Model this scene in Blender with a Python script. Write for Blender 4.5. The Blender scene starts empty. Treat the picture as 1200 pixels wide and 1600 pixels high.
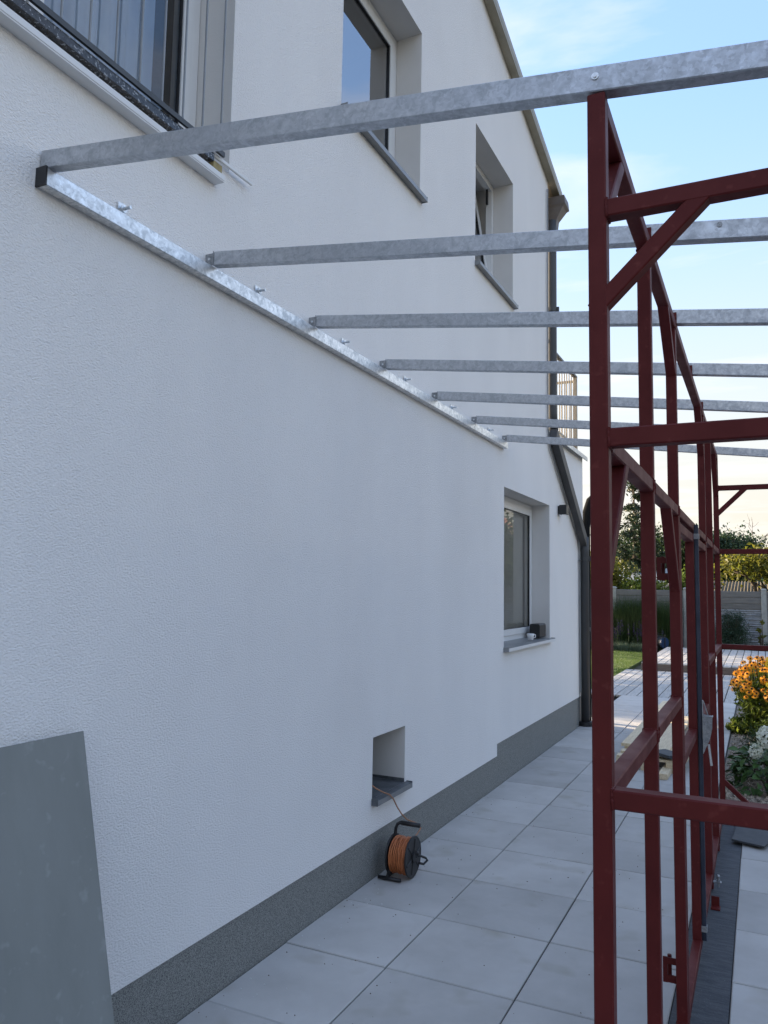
import bpy, math, random
from mathutils import Vector, Matrix, Euler
random.seed(11)
RND = random.Random(5)
scene = bpy.context.scene
COL = scene.collection
PI = math.pi

# ------------------------------------------------------------------ camera
cam = bpy.data.cameras.new('camera')
camo = bpy.data.objects.new('camera', cam)
COL.objects.link(camo)
YAW, PITCH, ROLL = .449958, .0954486, .017676
F = Vector((-math.sin(YAW)*math.cos(PITCH), math.cos(YAW)*math.cos(PITCH), math.sin(PITCH)))
r0 = Vector((math.cos(YAW), math.sin(YAW), 0)); u0 = r0.cross(F)
R = math.cos(ROLL)*r0 + math.sin(ROLL)*u0
U = -math.sin(ROLL)*r0 + math.cos(ROLL)*u0
camo.matrix_world = Matrix(((R.x, U.x, -F.x, 2.10485), (R.y, U.y, -F.y, 0), (R.z, U.z, -F.z, 1.7173), (0, 0, 0, 1)))
cam.sensor_fit = 'HORIZONTAL'; cam.sensor_width = 36; cam.lens = 36*1215.8/1200
cam.clip_start = .05; cam.clip_end = 3000
scene.camera = camo

# ------------------------------------------------------------------ light
SUN_AZ = math.radians(-80)      # from +y towards -x
SUN_EL = math.radians(16)
world = bpy.data.worlds.new('World'); scene.world = world; world.use_nodes = True
wn = world.node_tree.nodes; wl = world.node_tree.links
wn.clear()
wo = wn.new('ShaderNodeOutputWorld'); bg = wn.new('ShaderNodeBackground')
sky = wn.new('ShaderNodeTexSky'); sky.sky_type = 'NISHITA'; sky.sun_disc = False
sky.sun_elevation = SUN_EL; sky.sun_rotation = SUN_AZ
sky.air_density = .75; sky.dust_density = .3; sky.ozone_density = 6
# thin high cloud: streaks of noise laid over the sky dome
tc = wn.new('ShaderNodeTexCoord'); sep = wn.new('ShaderNodeSeparateXYZ')
wl.new(tc.outputs['Generated'], sep.inputs[0])
addz = wn.new('ShaderNodeMath'); addz.operation = 'ADD'; addz.inputs[1].default_value = .12
wl.new(sep.outputs['Z'], addz.inputs[0])
mxz = wn.new('ShaderNodeMath'); mxz.operation = 'MAXIMUM'; mxz.inputs[1].default_value = .05
wl.new(addz.outputs[0], mxz.inputs[0])
dx = wn.new('ShaderNodeMath'); dx.operation = 'DIVIDE'; wl.new(sep.outputs['X'], dx.inputs[0]); wl.new(mxz.outputs[0], dx.inputs[1])
dy = wn.new('ShaderNodeMath'); dy.operation = 'DIVIDE'; wl.new(sep.outputs['Y'], dy.inputs[0]); wl.new(mxz.outputs[0], dy.inputs[1])
cmb = wn.new('ShaderNodeCombineXYZ'); wl.new(dx.outputs[0], cmb.inputs[0]); wl.new(dy.outputs[0], cmb.inputs[1])
mp = wn.new('ShaderNodeMapping'); mp.inputs['Rotation'].default_value = (0, 0, .9); mp.inputs['Scale'].default_value = (.9, 2.3, 1)
mp.inputs['Location'].default_value = (6.1, .3, 0)
wl.new(cmb.outputs[0], mp.inputs[0])
cn = wn.new('ShaderNodeTexNoise'); cn.inputs['Scale'].default_value = 1.1; cn.inputs['Detail'].default_value = 9
cn.inputs['Roughness'].default_value = .56; cn.inputs['Distortion'].default_value = .5
wl.new(mp.outputs[0], cn.inputs['Vector'])
cr = wn.new('ShaderNodeMapRange'); cr.inputs['From Min'].default_value = .47; cr.inputs['From Max'].default_value = .74
cr.inputs['To Min'].default_value = .14; cr.inputs['To Max'].default_value = .9
wl.new(cn.outputs['Fac'], cr.inputs['Value'])
cmix = wn.new('ShaderNodeMix'); cmix.data_type = 'RGBA'
sh1 = wn.new('ShaderNodeVectorMath'); sh1.operation = 'MULTIPLY_ADD'; sh1.inputs[1].default_value = (.58,)*3; sh1.inputs[2].default_value = (1, 1, 1)
sh0 = wn.new('ShaderNodeVectorMath'); sh0.operation = 'MULTIPLY'; sh0.inputs[1].default_value = (1.70, 1.60, 1.78)
sh2 = wn.new('ShaderNodeVectorMath'); sh2.operation = 'DIVIDE'     # gentle whole-sky shoulder so the horizon keeps its cream tint
wl.new(sky.outputs[0], sh1.inputs[0]); wl.new(sky.outputs[0], sh0.inputs[0])
wl.new(sh0.outputs[0], sh2.inputs[0]); wl.new(sh1.outputs[0], sh2.inputs[1])
hzf = wn.new('ShaderNodeMapRange'); hzf.interpolation_type = 'SMOOTHSTEP'
hzf.inputs['From Min'].default_value = -.02; hzf.inputs['From Max'].default_value = .56; hzf.inputs['To Min'].default_value = .97; hzf.inputs['To Max'].default_value = 0
wl.new(sep.outputs['Z'], hzf.inputs['Value'])
hzm = wn.new('ShaderNodeMix'); hzm.data_type = 'RGBA'; hzm.inputs['B'].default_value = (1.24, 1.11, .83, 1)
wl.new(hzf.outputs[0], hzm.inputs['Factor']); wl.new(sh2.outputs[0], hzm.inputs['A'])
wl.new(cr.outputs[0], cmix.inputs['Factor']); wl.new(hzm.outputs['Result'], cmix.inputs['A'])
cmix.inputs['B'].default_value = (1.5, 1.47, 1.5, 1)
wl.new(cmix.outputs['Result'], bg.inputs['Color'])
bg.inputs['Strength'].default_value = .12
wl.new(bg.outputs[0], wo.inputs[0])
sun = bpy.data.lights.new('sun', 'SUN'); sun.energy = 2.8; sun.angle = math.radians(.6); sun.color = (1, .80, .56)
suno = bpy.data.objects.new('sun', sun); COL.objects.link(suno)
sd = Vector((math.sin(SUN_AZ)*math.cos(SUN_EL), math.cos(SUN_AZ)*math.cos(SUN_EL), math.sin(SUN_EL)))
suno.rotation_euler = sd.to_track_quat('Z', 'Y').to_euler(); suno.location = (-20, 20, 20)
scene.view_settings.view_transform = 'Standard'; scene.view_settings.look = 'None'
scene.view_settings.gamma = 1; scene.view_settings.use_curve_mapping = False
scene.view_settings.exposure = 2.72
scene.cycles.max_bounces = 8

# ------------------------------------------------------------------ materials
def mat(name, c1, c2=None, scale=4., detail=5, rough=.6, rough2=None, metal=0., bump=0., bscale=60., bdist=.003,
        rnd=0., lo=.35, hi=.65, stretch=None, spec=.5, c3=None, s3=30., lo3=.6, hi3=.7, island=0., bstretch=None, bdetail=3):
    m = bpy.data.materials.new(name); m.use_nodes = True
    n = m.node_tree.nodes; l = m.node_tree.links
    b = n['Principled BSDF']; b.inputs['Roughness'].default_value = rough; b.inputs['Metallic'].default_value = metal
    b.inputs['Specular IOR Level'].default_value = spec
    t = n.new('ShaderNodeTexCoord')
    oi0 = n.new('ShaderNodeObjectInfo'); of = n.new('ShaderNodeVectorMath'); of.operation = 'MULTIPLY_ADD'; of.inputs[1].default_value = (37, 53, 71)
    l.new(oi0.outputs['Random'], of.inputs[0]); l.new(t.outputs['Object'], of.inputs[2]); src = of.outputs[0]
    def mapped(st):
        if not st: return src
        q = n.new('ShaderNodeMapping'); q.inputs['Scale'].default_value = st; l.new(src, q.inputs[0]); return q.outputs[0]
    c2 = c2 or c1
    nz = n.new('ShaderNodeTexNoise'); nz.inputs['Scale'].default_value = scale; nz.inputs['Detail'].default_value = detail
    nz.inputs['Roughness'].default_value = .6
    l.new(mapped(stretch), nz.inputs['Vector'])
    mr = n.new('ShaderNodeMapRange'); mr.inputs['From Min'].default_value = lo; mr.inputs['From Max'].default_value = hi
    l.new(nz.outputs['Fac'], mr.inputs['Value'])
    mx = n.new('ShaderNodeMix'); mx.data_type = 'RGBA'
    mx.inputs['A'].default_value = (*c1, 1); mx.inputs['B'].default_value = (*c2, 1); l.new(mr.outputs[0], mx.inputs['Factor'])
    out = mx.outputs['Result']
    if c3:
        n3 = n.new('ShaderNodeTexNoise'); n3.inputs['Scale'].default_value = s3; n3.inputs['Detail'].default_value = 2
        l.new(src, n3.inputs['Vector'])
        m3 = n.new('ShaderNodeMapRange'); m3.inputs['From Min'].default_value = lo3; m3.inputs['From Max'].default_value = hi3
        l.new(n3.outputs['Fac'], m3.inputs['Value'])
        x3 = n.new('ShaderNodeMix'); x3.data_type = 'RGBA'; l.new(m3.outputs[0], x3.inputs['Factor'])
        l.new(out, x3.inputs['A']); x3.inputs['B'].default_value = (*c3, 1); out = x3.outputs['Result']
    if rnd or island:
        if rnd:
            oi = n.new('ShaderNodeObjectInfo'); ro = oi.outputs['Random']; amt = rnd
        else:
            oi = n.new('ShaderNodeNewGeometry'); ro = oi.outputs['Random Per Island']; amt = island
        rr = n.new('ShaderNodeMapRange'); rr.inputs['To Min'].default_value = 1-amt; rr.inputs['To Max'].default_value = 1+amt
        l.new(ro, rr.inputs['Value'])
        vm = n.new('ShaderNodeVectorMath'); vm.operation = 'SCALE'; l.new(out, vm.inputs[0]); l.new(rr.outputs[0], vm.inputs['Scale'])
        out = vm.outputs[0]
    l.new(out, b.inputs['Base Color'])
    if rough2 is not None:
        r2 = n.new('ShaderNodeMapRange'); r2.inputs['To Min'].default_value = rough; r2.inputs['To Max'].default_value = rough2
        l.new(mr.outputs[0], r2.inputs['Value']); l.new(r2.outputs[0], b.inputs['Roughness'])
    if bump:
        bn = n.new('ShaderNodeTexNoise'); bn.inputs['Scale'].default_value = bscale; bn.inputs['Detail'].default_value = bdetail
        l.new(mapped(bstretch), bn.inputs['Vector'])
        bp = n.new('ShaderNodeBump'); bp.inputs['Strength'].default_value = bump; bp.inputs['Distance'].default_value = bdist
        l.new(bn.outputs['Fac'], bp.inputs['Height']); l.new(bp.outputs[0], b.inputs['Normal'])
    return m

def leafmat(name, c1, c2, trans=.35, island=.45, scale=1.2):
    m = bpy.data.materials.new(name); m.use_nodes = True
    n = m.node_tree.nodes; l = m.node_tree.links; n.clear()
    o = n.new('ShaderNodeOutputMaterial'); t = n.new('ShaderNodeTexCoord')
    nz = n.new('ShaderNodeTexNoise'); nz.inputs['Scale'].default_value = scale; nz.inputs['Detail'].default_value = 4
    l.new(t.outputs['Object'], nz.inputs['Vector'])
    mr = n.new('ShaderNodeMapRange'); mr.inputs['From Min'].default_value = .35; mr.inputs['From Max'].default_value = .65
    l.new(nz.outputs['Fac'], mr.inputs['Value'])
    mx = n.new('ShaderNodeMix'); mx.data_type = 'RGBA'; mx.inputs['A'].default_value = (*c1, 1); mx.inputs['B'].default_value = (*c2, 1)
    l.new(mr.outputs[0], mx.inputs['Factor'])
    g = n.new('ShaderNodeNewGeometry'); rr = n.new('ShaderNodeMapRange')
    rr.inputs['To Min'].default_value = 1-island; rr.inputs['To Max'].default_value = 1+island
    l.new(g.outputs['Random Per Island'], rr.inputs['Value'])
    vm = n.new('ShaderNodeVectorMath'); vm.operation = 'SCALE'; l.new(mx.outputs['Result'], vm.inputs[0]); l.new(rr.outputs[0], vm.inputs['Scale'])
    d = n.new('ShaderNodeBsdfPrincipled'); d.inputs['Roughness'].default_value = .45; d.inputs['Specular IOR Level'].default_value = .35
    l.new(vm.outputs[0], d.inputs['Base Color'])
    tr = n.new('ShaderNodeBsdfTranslucent'); l.new(vm.outputs[0], tr.inputs['Color'])
    ms = n.new('ShaderNodeMixShader'); ms.inputs[0].default_value = trans
    l.new(d.outputs[0], ms.inputs[1]); l.new(tr.outputs[0], ms.inputs[2]); l.new(ms.outputs[0], o.inputs[0])
    return m

def glassmat(name, tint=(.8, .85, .85), ior=7.):
    m = bpy.data.materials.new(name); m.use_nodes = True
    n = m.node_tree.nodes; l = m.node_tree.links; n.clear()
    o = n.new('ShaderNodeOutputMaterial'); fr = n.new('ShaderNodeFresnel'); fr.inputs['IOR'].default_value = ior
    tp = n.new('ShaderNodeBsdfTransparent'); tp.inputs['Color'].default_value = (*tint, 1)
    gl = n.new('ShaderNodeBsdfGlossy'); gl.inputs['Roughness'].default_value = .015
    t = n.new('ShaderNodeTexCoord'); nz = n.new('ShaderNodeTexNoise'); nz.inputs['Scale'].default_value = 2.5
    l.new(t.outputs['Object'], nz.inputs['Vector'])
    bp = n.new('ShaderNodeBump'); bp.inputs['Strength'].default_value = .05; bp.inputs['Distance'].default_value = .01
    l.new(nz.outputs['Fac'], bp.inputs['Height']); l.new(bp.outputs[0], gl.inputs['Normal'])
    ms = n.new('ShaderNodeMixShader'); l.new(fr.outputs[0], ms.inputs[0]); l.new(tp.outputs[0], ms.inputs[1]); l.new(gl.outputs[0], ms.inputs[2])
    l.new(ms.outputs[0], o.inputs[0]); return m

def zincmat(name, c1, c2, scale=115, metal=.75, rough=.42):
    """hot-dip galvanised steel: crystalline spangle with cloudy patches"""
    m = bpy.data.materials.new(name); m.use_nodes = True
    n = m.node_tree.nodes; l = m.node_tree.links; b = n['Principled BSDF']
    b.inputs['Metallic'].default_value = metal
    t0 = n.new('ShaderNodeTexCoord'); oi0 = n.new('ShaderNodeObjectInfo')
    t = n.new('ShaderNodeVectorMath'); t.operation = 'MULTIPLY_ADD'; t.inputs[1].default_value = (37, 53, 71)
    l.new(oi0.outputs['Random'], t.inputs[0]); l.new(t0.outputs['Object'], t.inputs[2])
    nz = n.new('ShaderNodeTexNoise'); nz.inputs['Scale'].default_value = 22; nz.inputs['Detail'].default_value = 8; nz.inputs['Distortion'].default_value = 1.2
    l.new(t.outputs[0], nz.inputs['Vector'])
    vo = n.new('ShaderNodeTexVoronoi'); vo.inputs['Scale'].default_value = scale
    ad = n.new('ShaderNodeVectorMath'); ad.operation = 'ADD'; sc = n.new('ShaderNodeVectorMath'); sc.operation = 'SCALE'; sc.inputs['Scale'].default_value = .03
    nz2 = n.new('ShaderNodeTexNoise'); nz2.inputs['Scale'].default_value = 60; l.new(t.outputs[0], nz2.inputs['Vector'])
    l.new(nz2.outputs['Color'], sc.inputs[0]); l.new(t.outputs[0], ad.inputs[0]); l.new(sc.outputs[0], ad.inputs[1])
    l.new(ad.outputs[0], vo.inputs['Vector'])
    sp = n.new('ShaderNodeSeparateColor'); l.new(vo.outputs['Color'], sp.inputs[0])
    m1 = n.new('ShaderNodeMath'); m1.operation = 'MULTIPLY_ADD'; m1.inputs[1].default_value = .3
    l.new(sp.outputs[0], m1.inputs[0]); l.new(nz.outputs['Fac'], m1.inputs[2])
    mr = n.new('ShaderNodeMapRange'); mr.inputs['From Min'].default_value = .42; mr.inputs['From Max'].default_value = .98
    l.new(m1.outputs[0], mr.inputs['Value'])
    mx = n.new('ShaderNodeMix'); mx.data_type = 'RGBA'; mx.inputs['A'].default_value = (*c1, 1); mx.inputs['B'].default_value = (*c2, 1)
    l.new(mr.outputs[0], mx.inputs['Factor']); l.new(mx.outputs['Result'], b.inputs['Base Color'])
    rr = n.new('ShaderNodeMapRange'); rr.inputs['To Min'].default_value = rough+.13; rr.inputs['To Max'].default_value = rough-.1
    l.new(mr.outputs[0], rr.inputs['Value']); l.new(rr.outputs[0], b.inputs['Roughness'])
    bp = n.new('ShaderNodeBump'); bp.inputs['Strength'].default_value = .12; bp.inputs['Distance'].default_value = .001
    l.new(nz2.outputs['Fac'], bp.inputs['Height']); l.new(bp.outputs[0], b.inputs['Normal'])
    return m

M = {}
M['stucco'] = mat('white_render', (.89, .87, .845), (.82, .80, .78), scale=1.1, detail=6, stretch=(1, 1.6, .55), lo=.25, hi=.85, rough=.9, bump=1., bscale=125, bdist=.0058, bdetail=7,
                  c3=(.80, .78, .755), s3=.9, lo3=.55, hi3=.95,
                  bstretch=(1, .75, 1.3), spec=.2)
M['reveal'] = mat('smooth_render', (.72, .70, .67), (.68, .66, .63), scale=2, rough=.9, bump=.25, bscale=140, bdist=.003, spec=.2)
M['plinth'] = mat('pebble_plaster', (.20, .205, .19), (.32, .32, .295), scale=190, detail=2, rough=.8, bump=.5, bscale=190, bdist=.004,
                  c3=(.07, .072, .075), s3=230, lo3=.52, hi3=.62)
M['slab'] = mat('concrete_slab', (.505, .49, .465), (.40, .385, .36), scale=2.6, detail=9, lo=.3, hi=.7, rough=.75, bump=.2, bscale=170, bdist=.002, rnd=.11,
                c3=(.36, .335, .285), s3=4.5, lo3=.60, hi3=.82)
M['joint'] = mat('dark_joint_sand', (.035, .034, .032), (.06, .058, .052), scale=60, rough=.95)
M['felt'] = mat('bitumen_felt', (.045, .050, .058), (.085, .092, .10), scale=16, detail=8, rough=.8, bump=.4, bscale=90, bdist=.003, stretch=(.6, 3, 1),
                c3=(.15, .16, .17), s3=140, lo3=.66, hi3=.72)
M['red'] = mat('red_oxide_primer', (.112, .0145, .013), (.088, .0112, .0105), c3=(.15, .03, .026), s3=34, lo3=.64, hi3=.78, scale=7, detail=6, rough=.5, rough2=.64, bump=.12, bscale=210, bdist=.0008, spec=.22)
M['zinc'] = zincmat('galvanised_steel', (.41, .43, .455), (.59, .61, .64), metal=.8)
M['zincbright'] = zincmat('new_galvanised_steel', (.55, .58, .60), (.92, .93, .94), scale=70, metal=.85, rough=.36)
M['zincdull'] = zincmat('dull_galvanised_steel', (.24, .25, .26), (.42, .43, .44), metal=.6, rough=.5)
M['blackplastic'] = mat('black_plastic', (.012, .012, .013), (.02, .02, .022), scale=20, rough=.45)
M['pvc'] = mat('white_frame', (.78, .78, .77), (.74, .74, .73), scale=3, rough=.35)
M['sill'] = mat('grey_metal_sill', (.22, .23, .235), (.27, .275, .28), scale=6, rough=.4, metal=.3)
M['slatesill'] = mat('weathered_sill', (.06, .07, .078), (.14, .15, .16), scale=9, rough=.5, metal=.2)
M['granite'] = mat('black_granite', (.012, .013, .016), (.05, .055, .065), scale=70, rough=.2, c3=(.32, .33, .35), s3=95, lo3=.6, hi3=.66)
M['darkmetal'] = mat('anthracite_metal', (.055, .058, .060), (.075, .078, .080), scale=5, rough=.45, metal=.3)
M['pipe'] = mat('weathered_zinc_pipe', (.05, .052, .055), (.075, .075, .076), scale=4, stretch=(1, 1, .3), rough=.55, metal=.2)
M['verge'] = mat('verge_flashing', (.30, .27, .20), (.38, .34, .26), scale=5, rough=.5, metal=.2)
M['soffit'] = mat('soffit_boards', (.62, .52, .38), (.55, .45, .32), scale=3, stretch=(8, .6, 1), rough=.7)
M['rooftile'] = mat('roof_sheet', (.10, .09, .085), (.14, .12, .11), scale=6, rough=.7)
M['flash'] = mat('zinc_flashing', (.40, .43, .45), (.62, .65, .66), scale=11, rough=.38, metal=.6)
M['bronze'] = mat('sand_painted_steel', (.36, .31, .23), (.31, .265, .20), scale=8, rough=.5)
M['curtain'] = mat('pale_curtain', (.66, .80, .97), (.50, .64, .86), scale=3, rough=.9)
M['reveal_reflection'] = mat('reflection_grey', (.70, .71, .70), (.64, .65, .64), scale=3, rough=.8)  # painted tone of the side reveal mirrored in the glass
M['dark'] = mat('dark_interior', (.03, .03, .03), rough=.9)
M['glass'] = glassmat('coated_window_glass')
M['clearglass'] = glassmat('clear_window_glass', (.98, .99, 1), 1.9)
M['board'] = mat('grey_board', (.22, .232, .218), (.25, .262, .248), scale=3, detail=8, rough=.6, c3=(.31, .32, .31), s3=22, lo3=.62, hi3=.8,
                 stretch=(1, 2, .6), bump=.1, bscale=40)
M['orange'] = mat('orange_cable', (.50, .16, .05), (.42, .13, .045), scale=30, rough=.5)
M['tan'] = mat('faded_orange_cable', (.38, .19, .10), (.32, .15, .08), scale=30, rough=.5)
M['white'] = mat('white_porcelain', (.82, .82, .81), (.8, .8, .79), scale=3, rough=.18)
M['wood'] = mat('pale_softwood', (.70, .58, .40), (.55, .44, .28), scale=7, stretch=(9, .8, 9), detail=7, rough=.75, rnd=.1, bump=.15, bscale=40, bstretch=(8, .5, 8))
M['woodend'] = mat('dark_board_end', (.16, .11, .07), (.11, .075, .05), scale=20, rough=.8)
M['slate'] = mat('charcoal_paver', (.045, .05, .055), (.065, .07, .075), scale=20, rough=.7)
M['deck'] = mat('weathered_deck', (.50, .48, .45), (.36, .345, .32), scale=6, stretch=(7, .5, 1), detail=7, rough=.75, rnd=.13, bump=.2, bscale=60, bstretch=(8, .4, 1))
M['fascia'] = mat('brown_deck_edge', (.17, .13, .105), (.12, .095, .08), scale=6, stretch=(.5, 6, 6), rough=.75)
M['gravel'] = mat('gravel_bed', (.28, .235, .18), (.17, .14, .11), scale=45, rough=.9, bump=.6, bscale=50, bdist=.02)
M['stones'] = mat('pebbles', (.38, .31, .23), (.24, .20, .16), scale=14, rough=.85, island=.55)
M['lawn'] = mat('lawn_soil', (.05, .09, .01), (.065, .105, .014), scale=2.5, rough=.95)
M['soil'] = mat('garden_soil', (.05, .045, .03), (.075, .075, .04), scale=1.5, rough=.95)
M['fencewood'] = mat('wood_look_concrete', (.125, .12, .112), (.18, .17, .155), scale=5, stretch=(.6, 6, 8), rough=.8, bump=.4, bscale=18, bstretch=(.5, 3, 6), bdist=.01, rnd=.12)
M['fencestone'] = mat('stone_look_concrete', (.25, .26, .265), (.20, .205, .21), scale=6, rough=.85, bump=.4, bscale=22, bdist=.02)
M['fencepost'] = mat('pale_concrete_post', (.36, .36, .33), (.28, .28, .26), scale=8, rough=.85, bump=.3, bscale=60)
M['bark'] = mat('bark', (.055, .042, .03), (.09, .07, .05), scale=12, stretch=(3, 3, .6), rough=.9, bump=.5, bscale=25, bdist=.02)
M['brickroof'] = mat('red_roof_tile', (.25, .10, .07), (.18, .075, .055), scale=4, rough=.8)
M['yellowroof'] = mat('corrugated_sheet', (.13, .10, .045), (.09, .07, .035), scale=5, rough=.7)
M['shedwall'] = mat('shed_wall', (.40, .38, .34), (.33, .31, .28), scale=3, rough=.85)
M['cream'] = mat('cream_facade', (.70, .62, .45), (.66, .58, .42), scale=1.5, rough=.85)
M['blue'] = mat('blue_plastic', (.012, .035, .09), (.016, .045, .11), scale=6, rough=.4)
M['grass'] = leafmat('grass_blades', (.075, .135, .012), (.105, .165, .018), .35, .35, 1.)
M['lavender'] = leafmat('grey_green_leaves', (.10, .145, .085), (.14, .18, .115), .25, .35)
M['tallgrass'] = leafmat('tall_grass_blades', (.03, .06, .016), (.085, .115, .045), .35, .4)
M['conifer'] = leafmat('conifer_needles', (.022, .040, .016), (.034, .056, .022), .15, .4)
M['mugo'] = leafmat('mountain_pine_needles', (.028, .055, .030), (.045, .08, .045), .15, .4)
M['darkleaf'] = leafmat('dark_leaves', (.028, .052, .016), (.045, .075, .022), .3, .45)
M['bluegreen'] = leafmat('blue_green_leaves', (.032, .065, .030), (.05, .09, .042), .3, .4)
M['yellowleaf'] = leafmat('yellow_green_leaves', (.115, .13, .018), (.165, .155, .025), .5, .4)
M['freshleaf'] = leafmat('fresh_leaves', (.085, .135, .02), (.15, .18, .03), .5, .4)
M['hydleaf'] = mat('hydrangea_leaf', (.036, .08, .018), (.058, .105, .026), scale=9, rough=.55, rnd=.4, spec=.25)
M['petal'] = leafmat('yellow_petals', (.85, .29, .008), (.88, .40, .015), .3, .15, 6)
M['petal2'] = leafmat('lemon_petals', (.78, .55, .03), (.80, .58, .05), .3, .15, 6)
M['cone'] = mat('dark_flower_centre', (.03, .012, .006), (.05, .02, .01), scale=50, rough=.9)
M['cream_flower'] = leafmat('cream_florets', (.80, .80, .66), (.85, .85, .76), .3, .2, 8)
M['purple'] = leafmat('purple_florets', (.09, .05, .15), (.13, .08, .18), .3, .3, 8)
M['twig'] = mat('grey_twig', (.16, .14, .12), (.12, .10, .09), scale=10, rough=.9)

# ------------------------------------------------------------------ mesh helpers
ORG = {}
class MB:
    def __init__(s): s.v = []; s.f = []; s.mi = []
    def add(s, vs, fs, mi=0):
        o = len(s.v); s.v += [tuple(v) for v in vs]
        for f in fs: s.f.append(tuple(i+o for i in f)); s.mi.append(mi)
        return s
    def box(s, x0, x1, y0, y1, z0, z1, mi=0):
        return s.add([(x0, y0, z0), (x1, y0, z0), (x1, y1, z0), (x0, y1, z0), (x0, y0, z1), (x1, y0, z1), (x1, y1, z1), (x0, y1, z1)],
              [(0, 3, 2, 1), (4, 5, 6, 7), (0, 1, 5, 4), (1, 2, 6, 5), (2, 3, 7, 6), (3, 0, 4, 7)], mi)
    def bar(s, p0, p1, w, h, up=(0, 0, 1), ch=.003, mi=0):
        """rectangular hollow-section look: chamfered profile swept from p0 to p1; w across, h along up"""
        p0 = Vector(p0); p1 = Vector(p1); d = (p1-p0).normalized(); up = Vector(up)
        side = d.cross(up).normalized(); u = side.cross(d).normalized()
        a, b, c = w/2, h/2, ch
        prof = [(-a+c, -b), (a-c, -b), (a, -b+c), (a, b-c), (a-c, b), (-a+c, b), (-a, b-c), (-a, -b+c)]
        vs = [p0+side*x+u*y for x, y in prof]+[p1+side*x+u*y for x, y in prof]
        fs = [(i, (i+1) % 8, 8+(i+1) % 8, 8+i) for i in range(8)]+[tuple(range(7, -1, -1)), tuple(range(8, 16))]
        return s.add(vs, fs, mi)
    def tube(s, pts, r, n=8, mi=0, r1=None, cap=True):
        pts = [Vector(p) for p in pts]; k = len(pts); o = len(s.v); prev = None
        for i, p in enumerate(pts):
            d = (pts[min(i+1, k-1)]-pts[max(i-1, 0)]).normalized()
            if prev is None:
                a = d.cross(Vector((0, 0, 1)) if abs(d.z) < .9 else Vector((1, 0, 0))).normalized()
            else:
                a = (prev-d*prev.dot(d)).normalized()
            prev = a; b = d.cross(a)
            rr = r if r1 is None else r+(r1-r)*i/(k-1)
            for j in range(n):
                t = 2*PI*j/n; s.v.append(tuple(p+(a*math.cos(t)+b*math.sin(t))*rr))
        for i in range(k-1):
            for j in range(n):
                s.f.append((o+i*n+j, o+i*n+(j+1) % n, o+(i+1)*n+(j+1) % n, o+(i+1)*n+j)); s.mi.append(mi)
        if cap:
            s.f.append(tuple(o+j for j in range(n-1, -1, -1))); s.mi.append(mi)
            s.f.append(tuple(o+(k-1)*n+j for j in range(n))); s.mi.append(mi)
        return s
    def disc(s, c, ax, r, th, n=28, mi=0, ri=None):
        c = Vector(c); ax = Vector(ax).normalized()
        return s.tube([c-ax*th/2, c+ax*th/2], r, n, mi)
    def lathe(s, prof, n=20, mi=0, org=(0, 0, 0)):
        o = len(s.v); k = len(prof)
        for r, z in prof:
            for j in range(n):
                t = 2*PI*j/n; s.v.append((org[0]+r*math.cos(t), org[1]+r*math.sin(t), org[2]+z))
        for i in range(k-1):
            for j in range(n):
                s.f.append((o+i*n+j, o+i*n+(j+1) % n, o+(i+1)*n+(j+1) % n, o+(i+1)*n+j)); s.mi.append(mi)
        return s
    def prism(s, poly, axis, a, b, mi=0):
        """polygon in the plane normal to axis, extruded from a to b"""
        def P(p, t):
            return (t, p[0], p[1]) if axis == 'x' else ((p[0], t, p[1]) if axis == 'y' else (p[0], p[1], t))
        n = len(poly); vs = [P(p, a) for p in poly]+[P(p, b) for p in poly]
        fs = [tuple(range(n-1, -1, -1)), tuple(range(n, 2*n))]+[(i, (i+1) % n, n+(i+1) % n, n+i) for i in range(n)]
        return s.add(vs, fs, mi)
    def leaf(s, c, size, nrm=None, asp=.55, mi=0, fold=.18, rg=RND):
        """one leaf: two triangles folded along the midrib"""
        c = Vector(c)
        d = Vector((rg.gauss(0, 1), rg.gauss(0, 1), rg.gauss(0, 1))).normalized()
        q = nrm if nrm is not None else Vector((rg.gauss(0, 1), rg.gauss(0, 1), rg.gauss(0, 1)))
        sdv = d.cross(q)
        if sdv.length < 1e-4: sdv = d.orthogonal()
        sdv.normalize(); up = sdv.cross(d)
        a, b = size*.5, size*.5*asp
        return s.add([c-d*a, c+sdv*b+up*fold*size, c+d*a, c-sdv*b+up*fold*size], [(0, 1, 2), (0, 2, 3)], mi)
    def blade(s, p, h, lean, w, mi=0, k=3, az=None, rg=RND):
        az = rg.uniform(0, 2*PI) if az is None else az
        d = Vector((math.cos(az), math.sin(az), 0)); sd_ = Vector((-d.y, d.x, 0)); p = Vector(p); vs = []
        for i in range(k+1):
            t = i/k; q = p+Vector((0, 0, h*t*(1-.25*lean*t)))+d*(lean*h*t*t*.7); ww = w*(1-t)*.5
            vs += [q-sd_*ww, q+sd_*ww] if i < k else [q]
        fs = [(2*i, 2*i+1, 2*i+3, 2*i+2) for i in range(k-1)]+[(2*k-2, 2*k-1, 2*k)]
        return s.add(vs, fs, mi)
    def mesh(s, name, mats, org=(0, 0, 0), smooth=False):
        me = bpy.data.meshes.new(name); o = Vector(org)
        me.from_pydata([(v[0]-o.x, v[1]-o.y, v[2]-o.z) for v in s.v], [], s.f)
        for m in (mats if isinstance(mats, (list, tuple)) else [mats]): me.materials.append(m)
        if any(s.mi): me.polygons.foreach_set('material_index', s.mi)
        if smooth: me.polygons.foreach_set('use_smooth', [True]*len(me.polygons))
        me.update(); return me
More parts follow.
